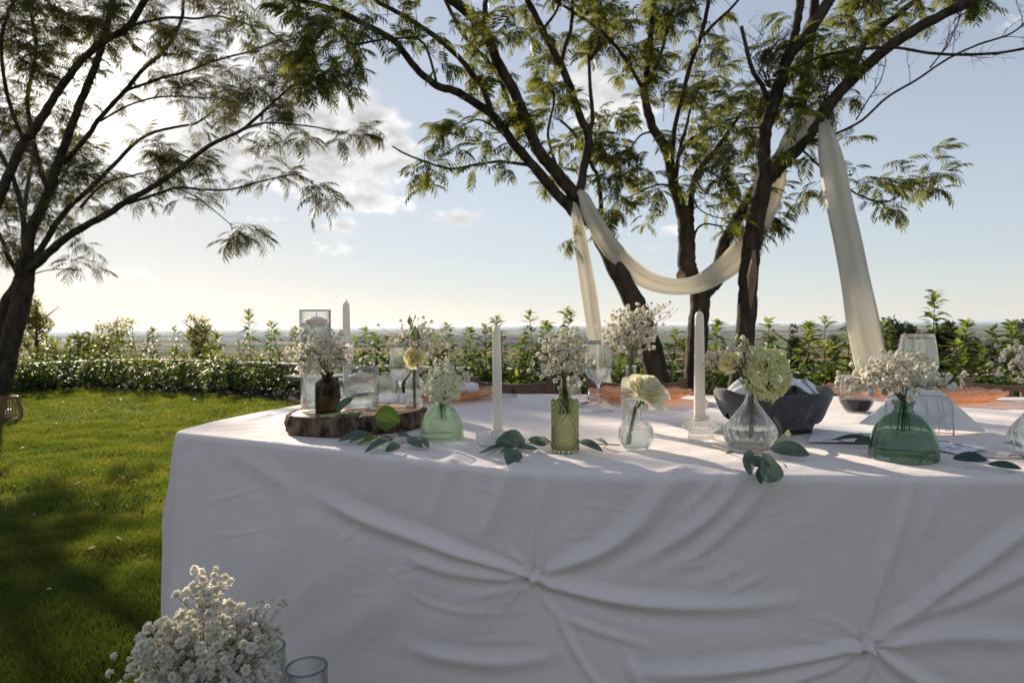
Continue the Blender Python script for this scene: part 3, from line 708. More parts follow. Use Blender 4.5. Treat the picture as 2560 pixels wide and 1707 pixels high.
for _ in range(5):
    Q, R = C.limb([(1925, 220), (1905 + U(-15, 15), 170 + U(-20, 20)), (1895 + U(-40, 60), 110 + U(-30, 30))], 6.1, 5.9 + U(-.2, .4), 4, 1.5, None); C.bare(Q, 8, .26, .1)
for c_ in ((2060, 200, 70, 60, 6.2, 11), (1990, 260, 50, 60, 6.3, 8), (1960, 330, 40, 40, 6.3, 5), (2130, 100, 80, 70, 6.3, 10), (2220, 30, 80, 40, 6.4, 8), (2060, 60, 60, 50, 6.4, 6), (2150, 470, 40, 40, 6.4, 4), (2270, 485, 40, 25, 6.4, 3), (2060, 400, 40, 40, 6.4, 4), (1890, 300, 50, 30, 6.2, 6), (2350, -40, 150, 30, 6.2, 10)):
    C.clump(*c_)
mb = MB().tube([Pd(1885, 625, 5.985) - C.loc, Pd(1880, 690, 5.985) - C.loc, Pd(1876, 770, 5.985) - C.loc], [.012, .045, .012], 10); mb.build('bark_scar', m_scar, C.t)
C.done()

# --- tree L: left tree with the sun behind it
L_ = Tree('silk_tree', Pd(-5, 990, 9.4), 'large silk tree at the left edge with the low sun shining through its leaves', m_frond_l, .25, .62)
L_.t.location.z = 0; L_.loc.z = 0
L_.limb([(-12, 1000), (10, 935), (19, 887), (32, 830), (51, 760), (60, 712), (62, 680), (68, 655)], 9.4, 9.2, 46, 44, None, name='trunk', sides=14)
L_.limb([(-60, 1010), (-30, 880), (3, 798), (19, 753), (42, 715), (62, 676)], 9.5, 9.25, 36, 26, None, name='trunk', sides=12)
D9 = 9.2
L_.limb([(66, 670), (76, 580), (103, 527), (129, 455), (156, 379), (174, 330), (203, 252), (236, 172), (258, 107), (268, 67), (280, -5)], D9, 8.7, 28, 10, (.3, 1, .8), 1.5, sides=10)
L_.limb([(70, 675), (89, 662), (134, 620), (201, 571), (268, 536), (321, 500), (379, 469), (446, 424), (491, 388), (536, 357), (603, 326), (661, 277), (696, 245), (737, 214), (803, 196)], D9, 7.9, 24, 4, (.4, 1, .6), sides=10)
L_.limb([(321, 509), (402, 482), (446, 469), (513, 475), (580, 473), (647, 455), (737, 437), (777, 455)], 8.9, 8.2, 8, 3, (.1, 1, .75))
L_.limb([(603, 326), (661, 308), (737, 312), (803, 321), (860, 335)], 8.4, 7.9, 6, 3, (.1, 1, .65))
L_.limb([(75, 665), (110, 610), (147, 549), (179, 513), (223, 473), (286, 411), (339, 357), (388, 330), (446, 317), (491, 308), (536, 277)], D9, 9.6, 17, 4, (.35, 1, .45))
L_.limb([(160, 405), (170, 397), (223, 335), (250, 295), (312, 228), (357, 174), (402, 134), (433, 94), (455, 45), (460, -5)], D9, 9.0, 14, 6, (.35, 1, .7), 1.2)
L_.limb([(312, 228), (402, 196), (469, 179), (536, 152), (625, 129), (692, 103), (723, 115)], 9.1, 8.4, 8, 3, (.1, 1, .85))
L_.limb([(250, 304), (312, 268), (379, 246), (446, 241), (513, 246), (536, 237)], 9.1, 9.4, 6, 3, (.1, 1, .9))
L_.limb([(-30, 560), (0, 491), (27, 424), (58, 357), (89, 321), (126, 258), (158, 212), (203, 152), (262, 102), (321, 67), (366, -5)], 8.6, 8.2, 24, 13, (.3, 1, .7), 1.5, sides=10)
L_.limb([(321, 67), (415, 45), (491, 47), (536, 40), (580, 49), (625, 63), (670, 76), (714, 116)], 8.3, 7.8, 7, 3, (.1, 1, .85))
L_.limb([(58, 348), (27, 268), (9, 187), (5, 89), (36, -5)], 8.5, 8.2, 10, 7, (.1, 1, .9), 1.0)
L_.limb([(46, 700), (38, 672), (20, 640), (0, 590), (-40, 540)], 9.2, 9.6, 12, 8, (.5, 1, .6), 1.0)
L_.limb([(74, 690), (100, 680), (140, 673), (204, 675)], 9.2, 9.0, 3.5, 2, None)
L_.limb([(68, 640), (60, 560), (45, 480), (10, 400), (-40, 330)], 9.2, 9.6, 14, 8, (.2, 1, .9), 1.0)
L_.limb([(446, 470), (500, 500), (540, 530), (575, 560)], 8.6, 8.3, 4, 2, (.2, 1, .9))
L_.limb([(536, 450), (590, 420), (480, 400), (440, 380)][2:], 8.9, 8.8, 5, 2, (.1, 1, .9))
L_.limb([(200, 520), (260, 460), (330, 440), (400, 420)], 9.0, 9.2, 7, 3, (.1, 1, 1.0))
L_.limb([(66, 672), (85, 580), (125, 490), (170, 420), (190, 370)], 9.3, 12.8, 16, 5, (.3, 1, 1.0))
L_.limb([(62, 665), (58, 560), (70, 460), (85, 370), (80, 300)], 9.3, 12.9, 14, 5, (.3, 1, 1.0))
L_.limb([(-60, 620), (-150, 480), (-260, 300), (-330, 100), (-380, -100)], 9.4, 9.0, 24, 10, (.2, 1, .9), 1.0)
L_.limb([(120, 480), (90, 380), (70, 250), (90, 120), (70, -5)], 9.3, 9.8, 12, 6, (.15, 1, .9), 1.0)
for c_ in ((140, 440, 120, 70, 12.5, 40), (80, 350, 100, 70, 12.7, 26), (190, 500, 90, 35, 11.6, 18), (50, 500, 90, 60, 12, 26), (0, 600, 60, 50, 11, 16), (-80, 500, 90, 100, 11.5, 24), (60, 50, 110, 90, 9.6, 36), (150, 110, 90, 60, 10.2, 16), (260, 20, 90, 40, 9.6, 14), (120, 60, 170, 90, 8.9, 44), (60, 190, 100, 70, 8.9, 24), (130, 280, 90, 60, 9.2, 12), (130, 420, 120, 70, 9.2, 18), (60, 560, 90, 80, 9.2, 14), (250, 190, 70, 50, 9.2, 6), (300, 50, 120, 60, 8.6, 22), (480, 150, 110, 60, 8.7, 12), (530, 240, 90, 50, 8.7, 10), (680, 260, 110, 50, 8.1, 12), (760, 300, 70, 40, 7.9, 7), (640, 160, 70, 40, 8.3, 8), (560, 80, 90, 40, 8.2, 8), (330, 475, 110, 28, 8.9, 9), (220, 480, 90, 50, 9.1, 8), (600, 450, 110, 22, 8.4, 8), (430, 400, 30, 30, 8.8, 3), (720, 350, 60, 25, 8, 5), (240, 580, 60, 30, 9, 4), (150, 630, 40, 30, 9.1, 3), (60, -60, 300, 60, 8.8, 24), (-200, 200, 200, 160, 9.2, 26), (550, -60, 220, 50, 8.2, 12), (-120, 450, 120, 120, 9.3, 16)):
    L_.clump(*c_)
L_.done()

# ------------------------------------------------------------------ laurels in the bed
m_laurel = [surf('laurel_leaf', (.020, .048, .010), (.034, .066, .014), 8, .50, .6, 30, .006, spec=.30, transl=.32, tcol=(.22, .32, .03)),
            surf('laurel_leaf_young', (.045, .085, .014), (.060, .105, .018), 8, .50, .6, 30, .006, spec=.28, transl=.42, tcol=(.34, .42, .05))]
m_lstem = surf('laurel_stem', (.07, .05, .03), (.12, .09, .05), 10, .8)
def laurel_leaf(m, bend, seed):
    V = []; F = []; prof = [(0, .02), (.14, .12), (.36, .21), (.6, .21), (.82, .13), (1, .01)]
    for u, w in prof:
        z = -bend * u * u
        V += [(u, -w, z + w * .28), (u, 0, z), (u, w, z + w * .28)]
    for i in range(5):
        o = i * 3; F += [(o, o + 1, o + 4, o + 3), (o + 1, o + 2, o + 5, o + 4)]
    return mesh_np('leaf', V, F, m)
LM = [laurel_leaf(m_laurel[i % 2 if i < 4 else 0], .1 + .12 * i, i) for i in range(6)]
GL = 'laurel plants in the bed along the wall'
def laurel(x, y, h, nl, label, spread=.13, stems=1, low=.15, size=.10):
    t = empty('laurel_plant', (x, y, 0), label, 'laurel', GL)
    mb = MB()
    for s_ in range(stems):
        a0 = U(0, 6.28); off = Vector((math.cos(a0), math.sin(a0), 0)) * (.10 if stems > 1 else 0); hh = h * (1 if s_ == 0 else U(.55, .85))
        lean = Vector((U(-.08, .08), U(-.06, .06), 0)) + off
        pts = [Vector((0, 0, -.02)), off * .4 + Vector((0, 0, hh * .35)), lean * .8 + Vector((0, 0, hh * .7)), lean + Vector((0, 0, hh * .97))]
        P = smooth_path(pts, 4); mb.tube(P, [lerp(.009, .003, i / (len(P) - 1)) for i in range(len(P))], 5)
        m_ = int(nl / stems)
        for k in range(m_):
            t_ = low + (1 - low) * ((k + U(0, 1)) / m_); f = t_ * (len(P) - 1); i = min(len(P) - 2, int(f)); p = P[i].lerp(P[i + 1], f - i)
            a = k * 2.4 + U(-.5, .5); upw = lerp(.0, 1.0, max(0, t_ - .5) * 2) if t_ > .5 else U(-.3, .4)
            d = Vector((math.cos(a), math.sin(a), upw + U(-.45, .35))).normalized()
            side = (1 - t_) * spread * U(0, 1.6)
            q = p + Vector((math.cos(a), math.sin(a), .15)) * side
            o = bpy.data.objects.new('leaf', LM[random.choice((0, 1, 2, 3, 4, 5)) if t_ < .8 else random.choice((1, 3))])
            COL.objects.link(o); o.parent = t
            o.matrix_local = basis(d, Vector((U(-.4, .4), U(-.4, .4), 1)), q, size * U(.75, 1.2) * (1 if t_ < .93 else .75))
    mb.build('stem', m_lstem, t)
bedmid = [(a.lerp(b, .78)) for a, b in zip(edgep, wallp)]
def bed_point(px, frac):       # where the sight line at column px crosses the bed row
    best = None
    for a, b in zip(edgep, wallp):
        q = a.lerp(b, frac)
        if q.y < 3: continue
        c = abs(1280 + FPX * q.x / q.y - px)
        if best is None or c < best[0]: best = (c, q)
    q = best[1]
    return Vector(((px - 1280) / FPX * q.y, q.y, 0))
TIPS = [(60, 868), (110, 838), (170, 846), (225, 862), (262, 815), (302, 845), (345, 800), (388, 818), (420, 870), (447, 815), (505, 862), (545, 832), (574, 850), (622, 772), (668, 800), (700, 822), (742, 815), (758, 850), (905, 815), (940, 830), (975, 838), (1062, 825), (1118, 808), (1160, 816), (1205, 808), (1238, 790), (1290, 850), (1340, 772), (1372, 800), (1415, 766), (1442, 835), (1540, 800), (1605, 812), (1660, 820), (1700, 845), (1790, 800), (1905, 792), (1935, 835), (2010, 803), (2048, 788), (2082, 840), (2112, 808), (2250, 792), (2318, 722), (2395, 798), (2455, 812), (2535, 800), (2590, 815)]
ORD = ['tall slender', 'leafy', 'thin', 'bushy', 'upright']
ZT = [(150, 'right beside the left tree trunk'), (250, 'before the pale shrub at left'), (330, 'below the flat topped feathery shrub'), (430, 'near the wall corner at left'), (530, 'in front of the leaning feathery shrub'), (640, 'midway between left tree and table'), (730, 'just left of the tall glass cylinder'), (850, 'behind the tall glass cylinder'), (960, 'left of the bulb bottle buds'), (1100, 'above the pale green vase'), (1220, 'left of the dish candle'), (1300, 'just right of the dish candle'), (1390, 'above the olive vase'), (1460, 'left of the narrow cloth tail'), (1570, 'behind the leaning trunk'), (1690, 'left of the centre trunk'), (1820, 'between centre and right trunks'), (1960, 'right of the forked trunk'), (2065, 'beside the dark conifer shrub'), (2140, 'left of the broad cloth tail'), (2290, 'right of the broad cloth tail'), (2360, 'rising highest at the right'), (2480, 'right of the large wine glass'), (9999, 'at the right picture edge')]
for k, (px, yt) in enumerate(TIPS):
    q = bed_point(px + 4, .72 + .12 * ((k * 7) % 3 - 1)); h = max(.55, Pd(px, yt, q.y).z)
    where = [z for a, z in ZT if px < a][0]
    laurel(q.x, q.y, h, int(50 + 42 * min(1.3, h)), '%s green laurel %s' % (ORD[k % 5], where), .12, 1 if k % 3 else 2, .22 if px > 820 else .1, .118)
MIDX = [835, 885, 925, 1010, 1085, 1140, 1180, 1262, 1318, 1392, 1500, 1575, 1640, 1760, 1825, 1880, 1962, 2030, 2098, 2235, 2285, 2345, 2425, 2495, 2565]
for k, px in enumerate(MIDX):          # a second, shorter row thickens the planting behind the table
    q = bed_point(px, .50 + .12 * (k % 3)); where = [z for a, z in ZT if px < a][0]
    laurel(q.x, q.y, U(.66, .90), 84, ('waist high', 'short bushy', 'dark broad')[k % 3] + ' laurel of the nearer row ' + where, .16, 2, .2, .115)
def LOWL(k, px):
    if k >= 40: return 'low bushy laurel at the wall foot ' + ('behind the bulb bottle', 'behind the dish candle', 'behind the middle amber plate', 'between centre and right trunks', 'behind the broad cloth tail', 'behind the rightmost chair')[k - 40]
    kinds = ('knee high glossy laurel', 'low spreading laurel', 'small dense laurel', 'low laurel with pale new leaves')
    spots = ('at the left picture edge', 'beside the left tree trunk', 'below the first pale shrub', 'before the far wall corner', 'under the flat topped shrub', 'at the middle of the left lawn edge', 'below the leaning feathery shrub', 'where the lawn edge nears the table', 'beside the dark side table', 'just behind the table corner')
    return kinds[k % 4] + ' ' + spots[k // 4]
for k in range(46):            # low leafy plants filling the row
    px = -10 + k * 17.5 if k < 40 else 900 + (k - 40) * 290
    q = bed_point(px + U(-8, 8), U(.14, .58)); laurel(q.x, q.y, U(.38, .62), 62, LOWL(k, px), .28, 2, .05, .112)
# ------------------------------------------------------------------ the table and its cloth
TH = .75
OUT = [(-.800, 1.640), (-.40, 1.42), (-.03, 1.20), (.12, 1.155), (.28, 1.135), (.82, 1.09), (1.6, 1.02), (2.5, .93), (2.62, .95), (2.66, 1.02), (2.74, 1.5), (2.82, 2.0), (2.78, 2.09), (2.68, 2.12), (1.66, 2.21), (.1, 2.45), (-.35, 2.54), (-.50, 2.50), (-.66, 2.24), (-.75, 2.0), (-.80, 1.80), (-.812, 1.67)]
# outline resampled: fine where it is seen from the front
def resample(P, fine, coarse):
    Q = []
    n = len(P)
    for i in range(n):
        p0, p1, p2, p3 = [Vector((*P[(i + k) % n], 0)) for k in (-1, 0, 1, 2)]
        st = fine if (i < 7 or i >= n - 4) else coarse
        if i == n - 1: st = .0022
        m_ = max(3, int((p2 - p1).length / st))
        for k in range(m_):
            t = k / m_
            if i in (0, n - 1, n - 2): q = p1.lerp(p2, t)
            else:
                tt = .5 * ((2 * p1) + (-p0 + p2) * t + (2 * p0 - 5 * p1 + 4 * p2 - p3) * t * t + (-p0 + 3 * p1 - 3 * p2 + p3) * t ** 3); q = p1.lerp(p2, t).lerp(tt, .6)
            Q.append((q.x, q.y))
    return np.array(Q)
O = resample(OUT, .0045, .02)
nO = len(O)
tan = np.roll(O, -1, 0) - np.roll(O, 1, 0); tan /= np.linalg.norm(tan, axis=1, keepdims=True)
nor = np.stack([tan[:, 1], -tan[:, 0]], -1)                      # outward
for _ in range(6): nor = (np.roll(nor, 1, 0) + nor + np.roll(nor, -1, 0)); nor /= np.linalg.norm(nor, axis=1, keepdims=True)
ctr = np.array([.95, 1.72])
K1, K2 = (1340, 1438), (2168, 1614)
RID = [  # (points, half width px, amplitude m, amplitude at the end as a share)
 ([(760, 1222), (870, 1280), (955, 1315), (1110, 1371), (1225, 1408), K1], 17, .017, .5),
 ([(1000, 1385), (1060, 1408), (1148, 1433), (1264, 1444), K1], 13, .010, .6),
 ([(1350, 1180), (1352, 1230), (1345, 1290), (1336, 1370), K1], 13, .014, .35),
 ([(1330, 1140), (1295, 1158), (1260, 1216), (1237, 1286), (1202, 1351)], 19, .015, .1),
 ([(1175, 1115), (1140, 1139), (1112, 1189), (1096, 1262), (1085, 1300)], 18, .011, .05),
 ([(1760, 1140), (1700, 1177), (1651, 1240), (1593, 1313), (1516, 1371), (1420, 1410), K1], 26, .019, .2),
 ([K1, (1372, 1458), (1458, 1479), (1574, 1502), (1700, 1514), (1886, 1514), (2010, 1496)], 17, .017, .05),
 ([(1860, 1180), (1838, 1215), (1784, 1281), (1682, 1352), (1600, 1396), (1500, 1430)], 17, .011, .1),
 ([(1905, 1200), (1890, 1240), (1840, 1300), (1743, 1387), (1664, 1425)], 16, .010, .1),
 ([(1800, 1190), (1770, 1225), (1700, 1290), (1640, 1330)], 12, .006, .1),
 ([(2275, 1195), (2262, 1260), (2236, 1345), (2206, 1426), (2184, 1508), K2], 17, .017, .4),
 ([(2350, 1200), (2330, 1260), (2290, 1350), (2240, 1460)], 20, .008, .1),
 ([(2610, 1290), (2560, 1324), (2436, 1418), (2314, 1508), (2212, 1575), K2], 19, .014, .4),
 ([(2640, 1380), (2560, 1426), (2436, 1488), (2294, 1549), (2200, 1600)], 15, .010, .3),
 ([(2640, 1600), (2416, 1590), (2253, 1606), K2], 24, .010, .4),
 ([K2, (2130, 1622), (2008, 1648), (1845, 1671), (1682, 1684), (1560, 1680)], 17, .015, .1),
 ([K2, (2100, 1660), (2000, 1695), (1900, 1720), (1800, 1730)], 13, .010, .1),
 ([K2, (2171, 1655), (2143, 1705), (2110, 1770)], 11, .010, .5),
 ([K2, (2240, 1665), (2330, 1720), (2450, 1760)], 16, .012, .3),
 ([(980, 1600), (1071, 1634), (1168, 1653), (1264, 1657), (1361, 1642), (1400, 1620)], 17, .010, .1),
 ([(1010, 1470), (1060, 1505), (1140, 1528), (1226, 1533), (1340, 1527)], 7, .0030, .1),
 ([(1392, 1533), (1410, 1570), (1438, 1625), (1480, 1690), (1540, 1745)], 9, .006, .5),
 ([(1392, 1533), (1480, 1570), (1560, 1595), (1625, 1615)], 10, .005, .2),
 ([(1570, 1640), (1590, 1690), (1610, 1740)], 14, .008, .5),
 ([(560, 1118), (620, 1150), (703, 1203), (760, 1250)], 20, .007, .1),
 ([(500, 1100), (470, 1200), (455, 1400), (440, 1700)], 26, .008, .8),
 ([(930, 1130), (940, 1200), (935, 1260)], 24, .005, .1),
 ([(1500, 1200), (1600, 1212), (1640, 1220)], 7, .0022, .1), ([(1430, 1262), (1520, 1268), (1600, 1285)], 6, .002, .1),
 ([(1180, 1215), (1250, 1235), (1300, 1250)], 6, .002, .1), ([(1400, 1345), (1470, 1340), (1530, 1350)], 6, .0018, .1),
 ([(1770, 1460), (1830, 1430), (1880, 1400)], 8, .003, .1), ([(1800, 1490), (1880, 1455), (1930, 1420)], 8, .003, .1), ([(1690, 1420), (1760, 1410), (1830, 1370)], 7, .0025, .1),
 ([(780, 1250), (790, 1400), (800, 1600)], 40, .006, .6), ([(640, 1300), (650, 1500), (655, 1700)], 50, .006, 1), ([(1000, 1500), (900, 1560), (800, 1600)], 40, .005, .5),
]
_cr = random.Random(44)
for (kx, ky) in (K1, K2):
    for _ in range(9):                  # short puckers running out of each knot
        a = _cr.uniform(0, 2 * PI); r0, r1 = _cr.uniform(14, 40), _cr.uniform(90, 260); b = a + _cr.uniform(-.25, .25)
        RID.append(([(kx + r0 * math.cos(a), ky + r0 * math.sin(a)), (kx + (r0 + r1) / 2 * math.cos(a), ky + (r0 + r1) / 2 * math.sin(a)), (kx + r1 * math.cos(b), ky + r1 * math.sin(b))], _cr.uniform(5, 10), _cr.uniform(.002, .0045), .05))
for _ in range(26):                      # faint creases across the hanging side
    x, y = _cr.uniform(560, 2500), _cr.uniform(1220, 1680); a = _cr.choice((_cr.uniform(-.3, .3), _cr.uniform(-.9, -.5), _cr.uniform(1.3, 1.8))); l = _cr.uniform(40, 130); k_ = _cr.uniform(-18, 18)
    RID.append(([(x - l * math.cos(a), y - l * math.sin(a)), (x + k_ * math.sin(a), y + k_ * math.cos(a)), (x + l * math.cos(a), y + l * math.sin(a))], _cr.uniform(4, 9), _cr.uniform(.0012, .0026), .05))
def catm(P, n=7): return np.array([(p.x, p.y) for p in smooth_path([(a, b, 0) for a, b in P], n)])
def fold(px, py):
    H = np.zeros_like(px)
    for P, w, a, e in RID:
        C = catm(P); best = np.full(px.shape, 1e9); amp = np.zeros_like(px); L = len(C) - 1
        x0, x1 = C[:, 0].min() - 4 * w, C[:, 0].max() + 4 * w; y0, y1 = C[:, 1].min() - 4 * w, C[:, 1].max() + 4 * w
        k = np.where((px > x0) & (px < x1) & (py > y0) & (py < y1))[0]
        if not len(k): continue
        X_, Y_ = px[k], py[k]; bb = np.full(len(k), 1e9); aa = np.zeros(len(k))
        for i in range(L):
            ax, ay = C[i]; bx, by = C[i + 1]; vx, vy = bx - ax, by - ay; l2 = vx * vx + vy * vy + 1e-9
            t = np.clip(((X_ - ax) * vx + (Y_ - ay) * vy) / l2, 0, 1); d = np.hypot(X_ - ax - t * vx, Y_ - ay - t * vy)
            u = (i + t) / L; start_knot = P[0] in (K1, K2); ends = P[-1] in (K1, K2)
            env = np.ones_like(u)
            if not start_knot: env *= np.clip(u / .22, 0, 1) ** 1.3
            if not ends: env *= e + (1 - e) * np.clip((1 - u) / .45, 0, 1)
            else: env *= 1 - (1 - e) * np.clip((u - .75) / .25, 0, 1)
            ww = w * np.where(ends, 1 - .55 * np.clip((u - .5) / .5, 0, 1), 1) * np.where(start_knot, 1 - .55 * np.clip((.5 - u) / .5, 0, 1), 1)
            hgt = a * env * (np.exp(-(d / ww) ** 1.55) - .30 * np.exp(-((d - 1.9 * ww) / (1.1 * ww)) ** 2))
            s_ = d < bb; bb = np.where(s_, d, bb); aa = np.where(s_, hgt, aa)
        H[k] += aa
    H *= .74
    for (kx, ky) in (K1, K2):
        r = np.hypot(px - kx, py - ky); th_ = np.arctan2(py - ky, px - kx)
        H += .007 * np.exp(-(r / 17) ** 2) * (.6 + .8 * np.cos(5 * th_ + r * .22)) - .004 * np.exp(-((r - 4) / 4) ** 2) + .0035 * np.cos(11 * th_ + 1) * np.exp(-((r - 24) / 16) ** 2)
    return H
def wob(x, y):
    return (.0016 * np.sin(x * 9 + 2 * np.sin(y * 5)) * np.sin(y * 11 + x * 3) + .0011 * np.sin(x * 23 + y * 17 + 1.5 * np.sin(x * 7)) + .0007 * np.sin(x * 41 - y * 53 + 2 * np.sin(y * 13)))
rowsV = []
fr = np.concatenate([np.linspace(.03, .86, 34), np.linspace(.875, 1, 26)])
for f in fr:
    p = ctr + (O - ctr) * f
    z = TH + wob(p[:, 0], p[:, 1]) * (.8 if f < .98 else .4)
    # pressed creases of the folded cloth
    for (nx, ny, c_, am) in ((.985, -.17, -.22, .0016), (.985, -.17, .62, .0016), (.16, .985, 1.78, .0014), (.985, -.17, 1.4, .0016)):
        z = z + am * np.exp(-((p[:, 0] * nx + p[:, 1] * ny - c_) / .006) ** 2)
    # soft rucks near the left end
    z = z + .010 * np.exp(-((p[:, 0] + .60) / .045) ** 2 - ((p[:, 1] - 1.90) / .10) ** 2) + .008 * np.exp(-((p[:, 0] + .52) / .03) ** 2 - ((p[:, 1] - 1.78) / .06) ** 2) + .007 * np.exp(-((p[:, 0] + .67 - .3 * (p[:, 1] - 2)) / .02) ** 2 - ((p[:, 1] - 2.0) / .15) ** 2)
    P3 = np.stack([p[:, 0], p[:, 1], z], -1)
    if f > .84:
        px, py = topx(P3); fm_ = fold(px, py) * np.clip((f - .86) / .12, 0, 1) * (p[:, 1] < 1.75)
        P3[:, 2] += np.clip(fm_, -.003, 1) * .75
    rowsV.append(P3)
r_ = .014
ts = np.concatenate([np.linspace(.15, 1, 6) * (PI / 2)])
drop = TH - .012
tt = np.concatenate([np.linspace(.004, .34, 82), np.linspace(.345, drop - r_, 70)])
arc = np.concatenate([[0], np.cumsum(np.linalg.norm(np.diff(O, axis=0), axis=1))])
tot_ = arc[-1] + np.linalg.norm(O[0] - O[-1])
dA = np.minimum(arc, tot_ - arc)
frontmask = np.clip((2.4 - O[:, 0]) / .1, 0, 1) * (arc < 3.7) * np.clip(1 - (arc - 3.5) / .2, 0, 1)
zoned = np.where(arc > tot_ - .30, 1, 0)
pts_rows = []
for a in ts: pts_rows.append((r_ * math.sin(a), r_ * (1 - math.cos(a))))
for t in tt: pts_rows.append((r_, r_ + t))
for (o_, dn) in pts_rows:
    t = max(0, dn - r_)
    flare = .028 * (t / .7) + .012 * (t / .7) * np.sin(arc * 6.0 + .7) * np.clip(t * 4, 0, 1) + .17 * np.clip((t - .50) / .21, 0, 1) ** 2 * np.exp(-(dA / .12) ** 2) + .05 * np.clip((t - .6) / .12, 0, 1) ** 2
    back = (1 - frontmask) * np.clip(t * 5, 0, 1) * .03 * np.sin(arc * 21 + 2 * np.sin(arc * 3.1))
    w_ = o_ + flare + back
    p = O + nor * w_[:, None]
    P3 = np.stack([p[:, 0], p[:, 1], np.full(nO, TH - dn)], -1)
    px, py = topx(P3)
    m_ = (frontmask > 0) & (P3[:, 1] > .3)
    H = np.zeros(nO); H[m_] = fold(px[m_], py[m_]) * frontmask[m_]
    H += .0011 * np.sin(arc * 31 + t * 24 + 2 * np.sin(t * 15 + arc * 4)) + .002 * np.sin(arc * 9 - t * 8) * min(1, t * 8)
    H *= min(1, .35 + dn * 9)
    P3[:, 0] += nor[:, 0] * H; P3[:, 1] += nor[:, 1] * H
    rowsV.append(P3)
V = np.concatenate(rowsV); R_ = len(rowsV)
I = np.arange(R_ - 1)[:, None] * nO; J = np.arange(nO)[None, :]; J2 = (J + 1) % nO
F = np.stack([I + J, I + nO + J, I + nO + J2, I + J2], -1).reshape(-1, 4)
cv = len(V); V = np.concatenate([V, [[ctr[0], ctr[1], TH]]])
m_cloth, nt, out = mat('white_linen')
pp = nt.nodes.new('ShaderNodeBsdfPrincipled'); pp.inputs['Base Color'].default_value = (.92, .815, .79, 1); pp.inputs['Roughness'].default_value = .85; pp.inputs['Sheen Weight'].default_value = .25; pp.inputs['Specular IOR Level'].default_value = .2
b1 = bump(nt, noise(nt, 5, 8, .66, dist=1.4), .5, .012); b2 = nt.nodes.new('ShaderNodeBump'); b2.inputs['Strength'].default_value = .25; b2.inputs['Distance'].default_value = .0006
nt.links.new(noise(nt, 900, 2), b2.inputs['Height']); nt.links.new(b1, b2.inputs['Normal']); nt.links.new(b2.outputs[0], pp.inputs['Normal'])
tr = nt.nodes.new('ShaderNodeBsdfTranslucent'); tr.inputs[0].default_value = (.75, .72, .68, 1)
ms = nt.nodes.new('ShaderNodeMixShader'); ms.inputs[0].default_value = .12; nt.links.new(pp.outputs[0], ms.inputs[1]); nt.links.new(tr.outputs[0], ms.inputs[2]); nt.links.new(ms.outputs[0], out.inputs[0])
me = mesh_np('tablecloth', V, F, m_cloth)
cloth = link('tablecloth', me)
# closing fan in the middle of the top
mb = MB().add([(ctr[0], ctr[1], TH)] + [tuple(x) for x in rowsV[0]], [(0, 1 + j, 1 + (j + 1) % nO) for j in range(nO)])
tag(cloth, 'long white linen cloth pinned up in gathered knots, hanging over the whole table', 'tablecloth')
mb.build('cloth_centre', m_cloth, cloth)
# table under the cloth
m_wood_d = surf('dark_wood', (.055, .030, .022), (.10, .055, .038), 6, .45, .2, 30, .003, stretch=(6, 1, 6))
tb = empty('banquet_table', (.95, 1.72, 0), 'long wooden table hidden under the white cloth', 'table')
M = MB(); ring = [ctr + (np.array(p) - ctr) * .985 - ctr for p in OUT]; k = len(ring)
M.add([(a, b, TH - .045) for a, b in ring] + [(a, b, TH - .012) for a, b in ring], [tuple(range(k))[::-1], tuple(range(k, 2 * k))] + [(i, (i + 1) % k, k + (i + 1) % k, k + i) for i in range(k)])
M.build('table_top', m_wood_d, tb, False)
for x, y in ((-1.4, .15), (-1.3, .55), (1.5, -.45), (1.6, .2)): MB().box((x, y, (TH - .045) / 2), (.07, .07, TH - .045)).build('leg', m_wood_d, tb, False)

# ------------------------------------------------------------------ helpers for things on the table
def place(px, yb, yt, w, h0=TH, r=None):
    """base centre, height and radius from where a thing touches, tops out and how wide it looks"""
    p = Ph(px, yb, h0); R = w / 2 * p.y / FPX
    for _ in range(4):
        R = w / 2 * (p.y + R) / FPX
    if r: R = r
    y = p.y + R; x = Pd(px, yb, y).x
    H = Pd(px, yt, y).z - h0
    return Vector((x, y, h0)), H, R
G_clear = thin_glass('clear_glass', (.955, .965, .96), 1.2)
G_crystal = thick_glass('cut_crystal', (.97, .985, .98), .14, 1.5)
G_green = thick_glass('green_glass', (.68, .77, .70), .10, 1.45, tcol=(.60, .70, .62))
G_pale = thick_glass('pale_green_glass', (.88, .95, .84), .40, 1.42, tcol=(.90, .96, .88))
G_olive = thick_glass('olive_glass', (.78, .80, .66), .10, 1.5, tcol=(.80, .82, .68))
G_smoke = thick_glass('smoked_glass', (.50, .46, .41), .08, 1.5, tcol=(.6, .56, .5))
G_ribbed = thick_glass('ribbed_clear_glass', (.97, .98, .97), .3, 1.45, tcol=(.97, .98, .97))
WATER = thick_glass('water', (.98, .99, .985), .5, 1.25)
WINE = surf('red_wine', (.006, .0008, .001), rough=.15, spec=.2)
m_wax = surf('wax', (.86, .81, .75), rough=.42, spec=.4, transl=.25, tcol=(.86, .78, .66))
m_wick = surf('wick', (.55, .45, .35), (.25, .18, .12), 60, .9)
m_ceramic = surf('matt_white_ceramic', (.72, .70, .68), (.76, .74, .72), 40, .6, .1, 200, .0005)

